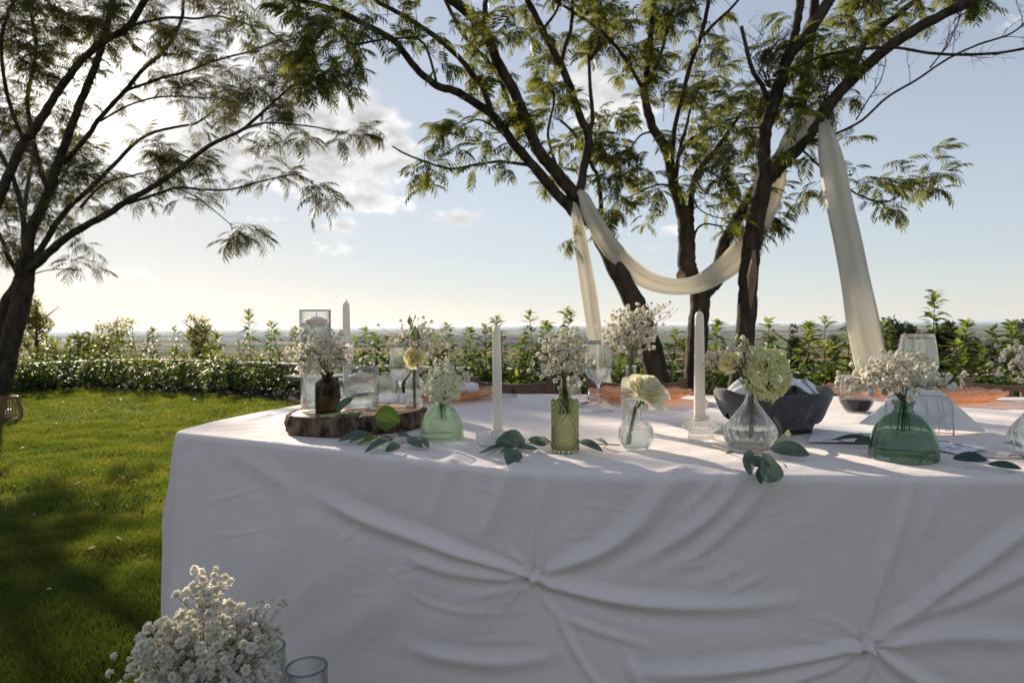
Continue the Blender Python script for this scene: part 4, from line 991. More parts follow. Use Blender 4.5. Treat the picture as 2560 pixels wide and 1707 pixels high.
def double(prof, wall, floor=.006):
    """closed glass wall from an outer profile (r, z)"""
    inner = [(max(.0005, r - wall), max(z, floor)) for r, z in prof if z > floor * .5 or r > 0]
    top = prof[-1]
    return [(.0004, 0)] + list(prof) + [(top[0] - wall * .5, top[1] + wall * .4)] + inner[::-1] + [(.0004, floor)]
def lin(prof, R, H): return [(r * R, z * H) for r, z in prof]
def smoothprof(prof, n=5):
    return [(max(.0003, p.x), p.y) for p in smooth_path([(a, b, 0) for a, b in prof], n)]
# ------------------------------------------------------------------ wood slice
slice_top = .042
pc = Vector((-.385, 1.685, TH + .001))
ws = empty('wood_slice', pc, 'round slice of tree trunk with rough dark bark carrying glasses and a candle', 'wood slice')
m_ring, nt, out = mat('sawn_wood')
tcn = nt.nodes.new('ShaderNodeTexCoord'); wv = nt.nodes.new('ShaderNodeTexWave'); wv.wave_type = 'RINGS'; wv.rings_direction = 'Z'; wv.inputs['Scale'].default_value = 28; wv.inputs['Distortion'].default_value = 2.5; wv.inputs['Detail'].default_value = 3
nt.links.new(tcn.outputs['Object'], wv.inputs['Vector'])
c = ramp(nt, wv.outputs['Fac'], [(0, (.44, .25, .13)), (1, (.60, .38, .21))])
pp = nt.nodes.new('ShaderNodeBsdfPrincipled'); pp.inputs['Roughness'].default_value = .65; nt.links.new(c, pp.inputs['Base Color']); nt.links.new(pp.outputs[0], out.inputs[0])
m_bark2 = surf('rough_bark', (.030, .024, .020), (.24, .17, .12), 55, .95, 1.0, 90, .012, spec=.15, stretch=(1, 1, .45))
SR = .158
def sr(q): return 1 + .05 * math.sin(2 * q + .6) + .035 * math.sin(3 * q + 2) + .02 * math.sin(7 * q)
MB().lathe([(.0003, slice_top - .0005), (SR * .5, slice_top - .0002), (SR * .93, slice_top), (SR * .955, slice_top - .004), (SR * .94, .003), (.0003, .003)], 96, lambda q, z, i: sr(q)).build('wood_core', m_ring, ws)
nb = 220
def bk(q, z, i):
    n_ = math.sin(q * 61 + 3 * math.sin(q * 9)) * .4 + math.sin(q * 37 + z * 160) * .35 + math.sin(q * 113 - z * 300 + 2) * .3
    return sr(q) * (1 + .028 * n_ * (1 if i in (1, 2, 3, 4, 5) else .3))
MB().lathe([(SR * .945, slice_top + .0012), (SR * .985, slice_top + .0005), (SR * 1.005, slice_top * .8), (SR * 1.01, slice_top * .6), (SR * 1.0, slice_top * .35), (SR * 1.005, .006), (SR * .98, 0), (SR * .95, 0)], nb, bk, close=True).build('bark', m_bark2, ws)
for a in (.3, 1.1, 2.4, -1.9):
    MB().tube([(0, 0, slice_top + .0003), (SR * .5 * math.cos(a), SR * .5 * math.sin(a), slice_top + .0003), (SR * .9 * math.cos(a + .05), SR * .9 * math.sin(a + .05), slice_top + .0003)], [.0003, .0007, .0012], 4).build('crack', m_bark2, ws)
SL = TH + slice_top + .0015

# ------------------------------------------------------------------ glasses, candles, vases
G_rim = thick_glass('rim_glass', (.70, .74, .78), .2, 1.5)
G_stem = thick_glass('stemware_glass', (.985, .99, .985), .30, 1.42)
def rim(t, R, H, w):
    MB().lathe([(R + w * math.cos(a), H + w * math.sin(a)) for a in [2 * PI * i / 8 for i in range(8)]], 64, close=True).build('rim', G_rim, t)
def floating_candle(p, R, label):
    t = empty('floating_candle', p, label, 'candle', 'floating candles')
    MB().lathe(smoothprof([(.0003, -.52 * R), (.45 * R, -.50 * R), (.80 * R, -.25 * R), (R, .10 * R), (.97 * R, .2 * R), (.8 * R, .24 * R), (.45 * R, .40 * R), (.0003, .48 * R)], 4), 40).build('wax_body', m_wax, t)
    MB().tube([(0, 0, .4 * R), (.0005, 0, .65 * R), (.001, 0, .9 * R)], [.0009, .0009, .0006], 6).build('wick', m_wick, t)
def cylinder(px, yb, yt, w, h0, label, water=None, name='cylinder_vase', group=None, bubbles=True, cand=None, cand_label=None, cat='vase', seed=1):
    p, H, R = place(px, yb, yt, w, h0)
    t = empty(name, p, label, cat, group)
    wl_ = .0022
    prof = [(R * .93, 0), (R, .003), (R, H * .5), (R, H)]
    MB().lathe(double(prof, wl_, .009), 64).build('glass_body', G_clear, t); rim(t, R - wl_ * .5, H, wl_ * .62)
    if water:
        zw = Pd(px, water, p.y - R * .2).z - h0
        MB().lathe([(.0003, .0095), (R - wl_ - .0005, .0095), (R - wl_ - .0005, zw * .5), (R - wl_ - .0004, zw - .001), (R - wl_ - .002, zw - .002), (.0003, zw - .002)], 64).build('water', WATER, t)
        if cand: floating_candle(Vector((p.x + U(-.003, .003), p.y, h0 + zw + .002)), cand, cand_label)
    return p, H, R
p1, H1, R1 = cylinder(792, 1034, 776, 77, SL, 'tall clear glass cylinder of water with a floating candle on the wood slice', 806, cand=.0265, cand_label='white floating candle at the top of the tall glass cylinder')
p5, H5, R5 = cylinder(903, 1030, 918, 87, SL, 'short clear glass cylinder of water with a floating candle on the wood slice', 946, cand=.030, cand_label='white floating candle in the short glass cylinder on the wood slice')

def taper(px, yb, yt, w, depth, label, lean=0):
    b = Pd(px, yb, depth); H = Pd(px, yt, depth).z - b.z; R = w / 2 * depth / FPX
    t = empty('taper_candle', b, label, 'candle', 'white taper candles')
    MB().lathe(smoothprof([(.0003, 0), (R, 0), (R * 1.0, H * .02), (R * .93, H * .5), (R * .80, H * .90), (R * .74, H * .955), (R * .5, H * .985), (.0003, H)], 4), 32, c=(0, 0, 0)).build('wax_body', m_wax, t)
    MB().tube([(0, 0, H - .002), (.001, 0, H + .004), (.004 if lean else .0015, 0, H + .005)], [.0011, .0010, .0007], 6).build('wick', m_wick, t)
    return b, R
# plain glass holder behind the slice
p, H, R = place(866, 1036, 945, 36, TH)
t = empty('glass_candlestick', p, 'plain clear glass candle holder behind the wood slice', 'candle holder')
MB().lathe(double(smoothprof([(R * 1.25, 0), (R * 1.3, .004), (R * .8, .012), (R * .62, H * .4), (R * .8, H * .62), (R, H * .72), (R, H)], 3), .003, H * .66), 40).build('glass_body', G_ribbed, t)
taper(868, 948, 753, 21, p.y, 'tall white taper candle behind the wood slice beside the tall cylinder', 1)
p, H, R = place(812, 1000, 925, 34, SL)
t = empty('votive_glass', p + Vector((-.012, .03, 0)), 'small clear votive glass on the wood slice behind the smoked bottle', 'votive glass')
MB().lathe(double([(R * .8, 0), (R * .85, .003), (R, H * .6), (R * 1.02, H)], .002, .008), 40).build('glass_body', G_clear, t)
# white dish candle holder in front of the middle
p, H, R = place(1245, 1119, 1068, 112, TH)
R = .042; p.y = Ph(1245, 1119, TH).y + R; p.x = Pd(1240, 1119, p.y).x
t = empty('ceramic_candle_dish', p, 'matt white ceramic candle dish at the front edge of the table', 'candle holder')
MB().lathe(smoothprof([(.0003, 0), (R * .78, 0), (R * .95, .006), (R * 1.0, .018), (R * 1.01, .022), (R * .97, .022), (R * .92, .010), (R * .75, .005), (R * .36, .0045), (R * .33, .008), (R * .33, .026), (R * .31, .028), (R * .27, .028), (R * .27, .018), (.0003, .018)], 3), 56).build('dish', m_ceramic, t)
taper(1241 + 3, Pd(1245, 1070, p.y).z and 1072, 812, 25, p.y, 'white taper candle in the matt white ceramic dish')
# crystal candle holder
def rib(n, a): return lambda q, z, i: 1 + a * abs(math.cos(q * n / 2)) - a / 2
p, H, R = place(1752, 1107, 1040, 92, TH)
t = empty('crystal_candlestick', p, 'low ribbed crystal candle holder in the middle right of the table', 'candle holder')
MB().lathe(smoothprof([(.0003, 0), (R * .66, 0), (R * .70, .004), (R * .66, .010), (R * .64, .018), (R * 1.0, .026), (R * 1.03, .030), (R * .85, .036), (R * .46, .042), (R * .44, .050), (R * .46, H), (R * .40, H + .0006), (R * .36, H - .001), (R * .34, H * .72), (.0003, H * .70)], 3), 168, lambda q, z, i: 1 + .045 * (abs(math.cos(q * 14)) - .5) * (1 if i > 1 else 0)).build('glass_body', G_crystal, t)
taper(1749, 1046, 777, 28, p.y, 'white taper candle in the ribbed crystal holder')

def wine_glass(px, yb, yt, ybowl, w, label, liquid=0, group='stemmed wine glasses', depth=None, wfoot=None):
    p, H, _ = place(px, yb, yt, w, TH, r=.0)
    if depth:
        p = Pd(px, 900, depth); p.z = TH; H = Pd(px, yt, depth).z - TH
    R = w / 2 * p.y / FPX; zb = Pd(px, ybowl, p.y).z - TH; fr_ = R * 1.02
    t = empty('wine_glass', p, label, 'wine glass', group)
    o = [(fr_, 0), (fr_, .0012), (fr_ * .6, .003), (.006, .006), (.0036, .012), (.0032, zb * .5), (.0036, zb - .012), (.007, zb - .003)]
    bowl = [(R * .32, zb + .004), (R * .78, zb + (H - zb) * .16), (R * .99, zb + (H - zb) * .33), (R * 1.0, zb + (H - zb) * .42), (R * .94, zb + (H - zb) * .65), (R * .80, H)]
    inner = [(max(.0004, r - .0012), z + .001) for r, z in bowl[::-1]] + [(.0004, zb + .002)]
    MB().lathe([(.0004, 0)] + smoothprof(o + bowl, 3) + smoothprof(inner, 3), 48).build('glass_body', G_stem, t)
    return p, H, R
wine_glass(1001, 1026, 860, 954, 52, 'stemmed wine glass behind the bulb-necked bottle near the left end')
wine_glass(1496, 1033, 852, 958, 69, 'stemmed wine glass between the olive vase and the white rose')
wine_glass(2294, 0, 836, 955, 92, 'large stemmed wine glass behind the dark green vase', depth=1.78)
def tumbler(px, yb, yt, w, label, wine=0, h0=TH):
    p, H, R = place(px, yb, yt, w, h0)
    t = empty('stemless_glass', p, label, 'glass', 'stemless wine glasses')
    o = smoothprof([(R * .5, 0), (R * .62, .002), (R * .93, H * .26), (R * 1.0, H * .42), (R * .96, H * .65), (R * .84, H)], 4)
    inner = [(max(.0004, r - .0013), max(z, .004)) for r, z in o[::-1]] + [(.0004, .004)]
    MB().lathe([(.0004, 0)] + o + inner, 48).build('glass_body', G_stem, t)
    if wine:
        q = [(r - .0017, max(z, .0045)) for r, z in o if z < H * wine]; zt = q[-1][1]
        MB().lathe([(.0004, .0045)] + q + [(.0004, zt)], 48).build('wine', WINE, t)
    return p
tumbler(964, 1014, 938, 58, 'stemless glass with a thin rim, front one of the pair behind the short cylinder')
tumbler(978, 1003, 930, 54, 'stemless glass at the back of the pair behind the short cylinder')
tumbler(1426, 1013, 943, 54, 'stemless glass behind the olive diamond vase')
tumbler(2141, 1034, 938, 84, 'stemless glass a third full of dark red wine beside the bread basket', .37)

def liquid(prof, R, H, z0, z1, gap, t, m=None, n=48, mod=None):
    q = [(max(.0004, r * R - gap), z * H) for r, z in prof]; q = [(r, z) for r, z in q if z0 <= z <= z1]
    MB().lathe([(.0004, z0)] + [(q[0][0], z0)] + q + [(q[-1][0], z1), (.0004, z1)], n, mod).build('water', m or WATER, t)
def vase(name, px, yb, yt, w, h0, prof, m, label, mod=None, n=96, wall=.003, cat='vase', fill=None, group=None, floor=.008, sub=4):
    p, H, R = place(px, yb, yt, w, h0); t = empty(name, p, label, cat, group)
    pr = smoothprof(prof, sub); q = lin(pr, R, H)
    MB().lathe(double(q, wall, floor), n, mod).build('glass_body', m, t)
    if fill: liquid(pr, R, H, floor + .0006, H * fill, wall + .0008, t)
    return p, H, R, t
DOME = [(.86, 0), (.97, .015), (1.0, .08), (.985, .22), (.93, .38), (.80, .56), (.58, .72), (.36, .80), (.28, .84), (.27, .92), (.33, .97), (.35, 1.0)]
# smoked ribbed bottle on the slice
d4 = vase('smoked_bottle', 820, 1043, 931, 60, SL, [(.90, 0), (1.0, .03), (1.0, .35), (.98, .70), (.92, .77), (.66, .83), (.46, .87), (.44, .93), (.56, .97), (.56, 1.0)], G_smoke, 'dark smoked glass bottle with vertical ribs on the wood slice', lambda q, z, i: 1 + .03 * (abs(math.sin(q * 13 + 2 * math.sin(z * 90))) - .5), 156, .0025)
# bulb necked bottle
d8 = vase('bulb_bottle', 1037, 1065, 918, 46, TH, [(.95, 0), (1.0, .02), (.98, .2), (.90, .4), (.78, .47), (.80, .52), (.97, .60), (1.0, .68), (.93, .76), (.60, .83), (.42, .88), (.42, .96), (.46, 1.0)], G_ribbed, 'slim clear bottle with a round bulb below its neck, right of the wood slice', lambda q, z, i: 1 + .03 * (math.cos(q * 16 + z * 260) * .5 + math.cos(q * 16 - z * 260) * .5), 128, .0025, fill=.4)
d9 = vase('pale_green_vase', 1105, 1106, 990, 107, TH, DOME, G_pale, 'pale green dome vase half full of water, left of the white candle dish', lambda q, z, i: 1 + .018 * math.cos(q * 8), 96, .003, fill=.50)
d12 = vase('diamond_vase', 1413, 1138, 966, 67, TH, [(.93, 0), (1.0, .02), (1.0, .4), (1.0, .78), (.94, .80), (.52, .825), (.46, .86), (.47, .95), (.58, .985), (.58, 1.0)], G_olive, 'olive green cylinder vase with a raised diamond pattern, centre front', lambda q, z, i: 1 + .055 * (1 - min(1, 1.6 * abs(math.sin(q * 8 + z * 195)) * abs(math.sin(q * 8 - z * 195)) * 1.6)) * (1.5 if .005 < z < .102 else 0) - .02, 176, .003, sub=14)
d16 = vase('tall_bottle', 1578, 1082, 914, 50, TH, [(.95, 0), (1.0, .03), (1.0, .55), (.9, .66), (.55, .76), (.5, .85), (.52, .97), (.58, 1.0)], G_ribbed, 'tall clear bottle holding white flowers behind the crystal ball vase', lambda q, z, i: 1 + .02 * math.cos(z * 700) * (z > .1), 64, .0025, fill=.5, sub=8)
d17 = vase('crystal_ball_vase', 1590, 1131, 1008, 86, TH, [(.55, 0), (.70, .03), (.93, .18), (1.0, .33), (.93, .48), (.68, .60), (.42, .68), (.36, .75), (.36, .92), (.46, .985), (.47, 1.0)], G_crystal, 'small cut crystal vase with a round body, holding one big white rose', lambda q, z, i: 1 + .045 * (abs(math.sin(q * 6 + z * 70)) * abs(math.sin(q * 6 - z * 70)) - .3) * (.01 < z < .055), 144, .0035, fill=.40, sub=7)
d19 = vase('crystal_teardrop_vase', 1877, 1132, 975, 128, TH, [(.60, 0), (.80, .03), (.98, .15), (1.0, .25), (.93, .38), (.74, .52), (.48, .66), (.27, .80), (.20, .92), (.20, .97), (.24, 1.0)], G_crystal, 'teardrop shaped cut crystal vase in front of the bread basket', lambda q, z, i: 1 + .05 * (abs(math.sin(q * 8 + z * 100)) * abs(math.sin(q * 8 - z * 100)) - .3) * (1 if z < .055 else .5), 192, .004, fill=.35, sub=8)
d23 = vase('dark_green_vase', 2258, 1163, 1003, 158, TH, DOME, G_green, 'dark green dome shaped glass vase at the front right', lambda q, z, i: 1 + .012 * math.cos(q * 8), 96, .0035, fill=.45)
d25 = vase('crystal_teardrop_vase', 2592, 1150, 985, 124, TH, [(.60, 0), (.80, .03), (.98, .15), (1.0, .25), (.93, .38), (.74, .52), (.48, .66), (.27, .80), (.20, .92), (.20, .97), (.24, 1.0)], G_crystal, 'crystal vase cut off by the right edge of the picture', lambda q, z, i: 1 + .05 * (abs(math.sin(q * 8 + z * 100)) * abs(math.sin(q * 8 - z * 100)) - .3) * (1 if z < .055 else .5), 192, .004, fill=.35, sub=8)

# ------------------------------------------------------------------ flowers
m_petal = surf('white_blossom', (.82, .80, .74), (.88, .86, .80), 300, .6, transl=.42, tcol=(.86, .80, .64))
m_cream = surf('cream_petal', (.80, .76, .58), (.84, .82, .68), 30, .5, transl=.30, tcol=(.85, .78, .50), spec=.3)
m_yellow = surf('yellow_petal', (.80, .72, .42), (.84, .78, .52), 30, .5, transl=.35, tcol=(.88, .76, .36), spec=.3)
m_hyd = surf('green_cream_floret', (.62, .62, .30), (.80, .79, .54), 55, .6, transl=.35, tcol=(.70, .72, .30))
m_hydw = surf('white_floret', (.72, .75, .52), (.80, .80, .64), 55, .6, transl=.4, tcol=(.80, .80, .55))
m_stem = surf('green_stem', (.07, .11, .03), (.13, .17, .06), 40, .6, transl=.1)
m_thin = surf('thin_stem', (.09, .10, .05), (.14, .14, .07), 60, .7)
def blossom_mesh(seed):
    r = random.Random(seed); V = []; F = []
    for k in range(32):
        a = k * 2.4 + r.uniform(-.3, .3); el_ = lerp(-.45, 1.35, (k / 31) ** .8) + r.uniform(-.15, .15); L = r.uniform(.38, .60)
        d = Vector((math.cos(a) * math.cos(el_), math.sin(a) * math.cos(el_), math.sin(el_))); s_ = d.cross(Vector((0, 0, 1))).normalized() * r.uniform(.13, .20); n_ = s_.normalized().cross(d).normalized()
        o = len(V); V += [tuple(d * .05), tuple(d * L * .72 + s_ + n_ * .08), tuple(d * L + s_ * .5), tuple(d * L * 1.0 - s_ * .5), tuple(d * L * .72 - s_ + n_ * .08)]; F.append((o, o + 1, o + 2, o + 3)); F.append((o, o + 3, o + 4, o + 4))
    F = [f if f[2] != f[3] else (f[0], f[1], f[2], f[0]) for f in F]
    T = []
    for f in F: T += [(f[0], f[1], f[2])] + ([(f[0], f[2], f[3])] if len(set(f)) == 4 else [])
    return mesh_np('blossom', V, T, m_petal, False)
BM = [blossom_mesh(i) for i in range(5)]
def babys_breath(px, py, rx, ry, depth, mouth, n, label, size=.0115, base=None, seed=0, dz=None, droop=0, nodes=12, loose=0.22, name='babys_breath'):
    n = min(298, int(n * 1.22))
    """bunch of tiny white flowers: crown seen as an ellipse round (px, py), stems gathered at the mouth"""
    r = random.Random(seed * 17 + 3); c = Pd(px, py, depth); ax = rx * depth / FPX; az_ = ry * depth / FPX; ay = dz or ax * .85
    t = empty(name, mouth, label, 'flowers', 'bunches of small white flowers'); Lm = lambda v: v - mouth
    mb = MB(); bs = base if base is not None else mouth - Vector((0, 0, .05))
    hubs = []
    for k in range(nodes):
        while True:
            q = Vector((r.uniform(-1, 1), r.uniform(-1, 1), r.uniform(-1, 1)))
            if q.length < 1: break
        h = c + Vector((q.x * ax * .72, q.y * ay * .7, q.z * az_ * .65)); h = h.lerp(mouth, .12); hubs.append(h)
        s0 = Vector((r.uniform(-1, 1), r.uniform(-1, 1), 0)).normalized() * .006
        mid = mouth.lerp(h, .45) + Vector((0, 0, .012))
        mb.tube([Lm(bs + s0 * 1.8), Lm(mouth + s0 * .6)] + [Lm(x) for x in smooth_path([mouth + s0 * .6, mid, h], 3)[1:]], [.0009] * 2 + [.0009, .0008, .0008, .0007, .0006, .0005], 4, False)
    cnt = 0; sub = []
    while cnt < n:
        q = Vector((r.gauss(0, .6), r.gauss(0, .6), r.gauss(0, .6)))
        if q.length > 1.0 + loose * r.random() * 2: continue
        q = q * (1 if q.length > .55 else 1.25)
        if q.z < -.5 and r.random() < .5: continue
        p_ = c + Vector((q.x * ax, q.y * ay, q.z * az_ - droop * q.x * q.x * az_))
        if p_.z < mouth.z - .01: continue
        h = min(hubs, key=lambda w: (w - p_).length_squared + (0 if w.z < p_.z else .0004)); mid = h.lerp(p_, .55) + Vector((0, 0, -.004))
        mb.tube([Lm(h), Lm(mid), Lm(p_)], [.00045, .0004, .0003], 3, False)
        o = bpy.data.objects.new('blossom', BM[r.randrange(5)]); COL.objects.link(o); o.parent = t
        o.matrix_local = basis(rndv(), (p_ - h).normalized() + rndv() * .4, Lm(p_), size * .88 * r.uniform(.6, 1.3))
        cnt += 1
    o = mb.build('stems', m_thin, t); o['kind'] = 'stuff'
    return t
def mouth_of(d, dz=0): return d[0] + Vector((0, 0, d[1] - .004 + dz))
babys_breath(806, 885, 74, 52, d4[0].y, mouth_of(d4), 215, 'wide loose bunch of tiny white flowers in the smoked bottle', .0108, seed=1, nodes=16)
babys_breath(1037, 850, 72, 46, d8[0].y, mouth_of(d8), 120, 'airy tiny white flowers around the cream rose in the bulb bottle', .0115, seed=2, nodes=12, loose=.3)
babys_breath(1110, 940, 60, 46, d9[0].y + .03, mouth_of(d9), 95, 'tiny white flowers round the hydrangea in the pale green vase', .0115, seed=3, nodes=10)
babys_breath(1408, 900, 66, 68, d12[0].y, mouth_of(d12), 165, 'dense round bunch of small white flowers in the olive diamond vase', .0120, seed=4, nodes=14)
babys_breath(1578, 825, 70, 62, d16[0].y, mouth_of(d16), 210, 'tall bunch of small white flowers in the tall bottle', .0120, seed=5, nodes=14)
babys_breath(1640, 775, 46, 26, d16[0].y, mouth_of(d16), 34, 'fine spray of tiny white buds leaning right from the tall bottle', .0075, seed=6, nodes=4, loose=.4)
babys_breath(1855, 890, 64, 34, d19[0].y + .03, mouth_of(d19), 100, 'small white flowers around the buds in the teardrop vase', .0105, seed=7, nodes=10)
babys_breath(2243, 935, 122, 52, d23[0].y, mouth_of(d23), 240, 'wide spreading bunch of small white flowers in the dark green vase', .0125, seed=8, nodes=18, droop=.4)
babys_breath(2605, 905, 95, 66, d25[0].y, mouth_of(d25), 120, 'white flowers leaning in at the right edge of the picture', .0115, seed=9, nodes=10)
babys_breath(1775, 905, 24, 30, d19[0].y + .05, mouth_of(d19), 14, 'few loose white flowers hanging left of the teardrop vase', .0110, seed=10, nodes=3)

# foreground: glass cylinders on the grass and the big bunch
def ground_glass(px, py, w, z, label):
    c = Pd(px, py, z); R = w / 2 * z / FPX; H = c.z
    t = empty('cylinder_vase', (c.x, c.y, 0), label, 'vase', 'glass cylinders on the grass')
    MB().lathe(double([(R * .95, 0), (R, .004), (R, H * .5), (R, H)], .003, .012), 64).build('glass_body', G_clear, t); rim(t, R - .0015, H, .0021)
    return c, R
g1, gr1 = ground_glass(655, 1618, 112, 1.20, 'clear glass cylinder on the grass with white flowers bending over its rim')
g2, gr2 = ground_glass(766, 1666, 104, 1.16, 'clear glass cylinder on the grass holding a dark candle, right of the big bunch')
t = empty('floating_candle', (g2.x, g2.y, g2.z - .085), 'dark grey candle inside the right glass cylinder on the grass', 'candle')
MB().lathe(smoothprof([(.0003, -.05), (gr2 * .86, -.05), (gr2 * .88, 0), (gr2 * .7, .006), (.0003, .008)], 3), 40).build('wax_body', surf('dark_wax', (.08, .10, .13), rough=.4), t)
MB().tube([(0, 0, .006), (.001, 0, .02)], .001, 5).build('wick', m_wick, t)
g0 = Pd(500, 1900, 1.02); g0 = Vector((g0.x, 1.02, .30))
t = empty('bucket', (g0.x, g0.y, 0), 'grey metal bucket on the grass holding the big flower bunch', 'bucket')
m_zinc = surf('zinc', (.32, .33, .34), (.45, .46, .47), 12, .4, metal=.9)
MB().lathe([(.0003, .004), (.075, .004), (.10, .26), (.104, .262), (.104, .255), (.078, 0), (.0003, 0)], 40).build('bucket_body', m_zinc, t)
mo = Vector((g0.x, g0.y, .28))
babys_breath(500, 1650, 170, 80, 1.10, mo, 290, 'warm sunlit rear half of the big flower bunch at the lower left', .0150, seed=26, nodes=16, dz=.05)
babys_breath(505, 1640, 150, 85, 1.02, mo, 285, 'big creamy bunch of small white flowers at the lower left, lit by the sun', .0155, seed=21, nodes=20, dz=.07)
babys_breath(520, 1500, 62, 62, 1.04, mo, 62, 'upper tip of the big flower bunch rising in front of the cloth', .0145, seed=22, nodes=7, dz=.04)
babys_breath(630, 1580, 88, 66, 1.08, mo, 120, 'airy dark stemmed sprays of small white flowers over the glass rim', .0098, seed=23, nodes=14, loose=.3)
babys_breath(405, 1610, 72, 75, 1.0, mo, 52, 'loose left side sprays of the big flower bunch', .0150, seed=24, nodes=7, dz=.05, loose=.02)
babys_breath(500, 1760, 190, 80, .98, mo - Vector((0, 0, .04)), 230, 'lowest part of the big flower bunch, cut by the picture edge', .0160, seed=25, nodes=16, dz=.08)

# roses
def petal_mesh(f, seed, m, R, H, loose=1.0):
    r = random.Random(seed); nu, nv = 8, 8; V = []; F = []
    wid = lerp(1.9, 1.05, f) * r.uniform(.9, 1.1); phi = seed * 2.399963
    rr = R * lerp(.12, .80, f ** .9); curl = f ** 1.6 * loose; tip = r.uniform(-.06, .06)
    for i in range(nv + 1):
        v = i / nv
        for j in range(nu + 1):
            u = j / nu * 2 - 1; wv_ = wid * (.25 + .75 * math.sin(PI * min(.62, .12 + v * .52)))
            a = phi + u * wv_ * .5
            ra = rr * (.25 + .75 * math.sin(min(1, v * 1.15) * PI / 2)) + curl * R * .55 * max(0, v - .45) ** 1.5 * 2.2 + .03 * R * u * u * (1 - f)
            z = H * (v * (1 - .22 * f)) - curl * H * .75 * max(0, v - .55) ** 1.6 * 1.6 - H * .10 * abs(u) ** 2.2 * v + .018 * R * math.sin(u * 5 + seed) * v + tip * H * v * u
            z += H * (.10 - .25 * f)
            V.append((ra * math.cos(a), ra * math.sin(a), z))
    for i in range(nv):
        for j in range(nu): o = i * (nu + 1) + j; F.append((o, o + 1, o + nu + 2, o + nu + 1))
    return mesh_np('petal', V, F, m)
def rose(c, up, R, H, m, label, n=24, stem_to=None, loose=1.0, seed=0, name='rose', cat='rose'):
    t = empty(name, c, label, cat); Mx = basis(Vector(up).orthogonal(), up, (0, 0, 0))
    for k in range(n):
        f = k / (n - 1); o = link('petal', petal_mesh(f, k + seed, m, R, H, loose), t); o.matrix_local = Mx
    u = Vector(up).normalized()
    if stem_to is not None:
        s_ = -u * H * .10; P = smooth_path([s_, s_ - u * .02, (stem_to[0] - c), (stem_to[1] - c)], 5)
        MB().tube(P, [.0035] * len(P), 8).build('stem', m_stem, t)
    mb = MB()
    for k in range(5):
        a = k * 1.2566; d = Vector((math.cos(a), math.sin(a), .1)); v = [Vector((0, 0, -.12 * H)), d * R * .25 + Vector((-d.y, d.x, 0)) * R * .09, d * R * .7 + Vector((0, 0, -.06 * H)), d * R * .25 - Vector((-d.y, d.x, 0)) * R * .09]
        mb.add([Mx @ q for q in v], [(0, 1, 2, 3)])
    mb.build('sepals', m_stem, t, False)
    return t
c = Pd(1608, 985, 1.33)
rose(c + Vector((0, 0, -.006)), (.30, -.50, .80), .043, .046, m_cream, 'large open white rose leaning right in the crystal ball vase', 26, [mouth_of(d17), d17[0] + Vector((-.014, 0, .012))], .95, 3)
c = Pd(1034, 900, d8[0].y - .02)
rose(c, (.15, -.75, .45), .027, .032, m_yellow, 'small cream yellow rose in the bulb bottle', 20, [mouth_of(d8), d8[0] + Vector((0, 0, .02))], .9, 11)
c = Pd(1834, 915, d19[0].y - .01)
rose(c, (-.65, -.45, .45), .025, .034, m_yellow, 'small cream yellow rose on the left of the hydrangea', 18, [mouth_of(d19), d19[0] + Vector((0, 0, .02))], .7, 31)
def bud(px, py, depth, L, label, stem, tilt=(0, 0, 1)):
    c = Pd(px, py, depth); t = empty('lisianthus_bud', c, label, 'flower bud', 'closed flower buds'); Mx = basis(Vector(tilt).orthogonal(), tilt, (0, 0, 0))
    R = L * .26
    o = MB().lathe(smoothprof([(.0003, -L * .5), (R * .55, -L * .46), (R, -L * .2), (R * .85, L * .1), (R * .35, L * .4), (.0003, L * .5)], 3), 14, lambda q, z, i: 1 + .12 * math.cos(3 * q + z * 180)).build('bud', m_budc, t); o.matrix_local = Mx
    mb = MB()
    for k in range(5):
        a = k * 1.2566; d = Vector((math.cos(a), math.sin(a), 0)); s_ = Vector((-d.y, d.x, 0)) * R * .3
        mb.add([Mx @ q for q in (Vector((0, 0, -L * .5)), d * R * 1.25 + s_ - Vector((0, 0, L * .15)), d * R * 1.35 + Vector((0, 0, L * .25)), d * R * 1.25 - s_ - Vector((0, 0, L * .15)))], [(0, 1, 2, 3)])
    mb.build('sepals', m_stem, t, False)
    P = smooth_path([Mx @ Vector((0, 0, -L * .5)), stem[0] - c, stem[1] - c], 5); MB().tube(P, .0011, 6).build('stem', m_stem, t)
m_budc = surf('green_cream_bud', (.38, .42, .14), (.58, .58, .28), 60, .5, transl=.3, tcol=(.6, .6, .2))
b0 = d8[0] + Vector((0, 0, .02))
bud(1024, 800, d8[0].y, .022, 'small green bud, highest in the bulb bottle', [mouth_of(d8), b0], (-.05, 0, 1))
bud(1036, 833, d8[0].y - .01, .040, 'large pale green bud above the small cream rose', [mouth_of(d8), b0], (.05, 0, 1))
bud(1038, 791, d8[0].y + .01, .008, 'tiny brown bud on a curved stem over the bulb bottle', [Pd(1028, 830, d8[0].y), mouth_of(d8)], (.3, 0, 1))
b0 = d19[0] + Vector((0, 0, .02))
bud(1844, 845, d19[0].y, .017, 'small green bud, left one above the teardrop vase', [Pd(1850, 930, d19[0].y), mouth_of(d19)], (0, 0, 1))
bud(1866, 861, d19[0].y - .01, .026, 'longer pale bud, right one above the teardrop vase', [Pd(1862, 930, d19[0].y), mouth_of(d19)], (.15, 0, 1))

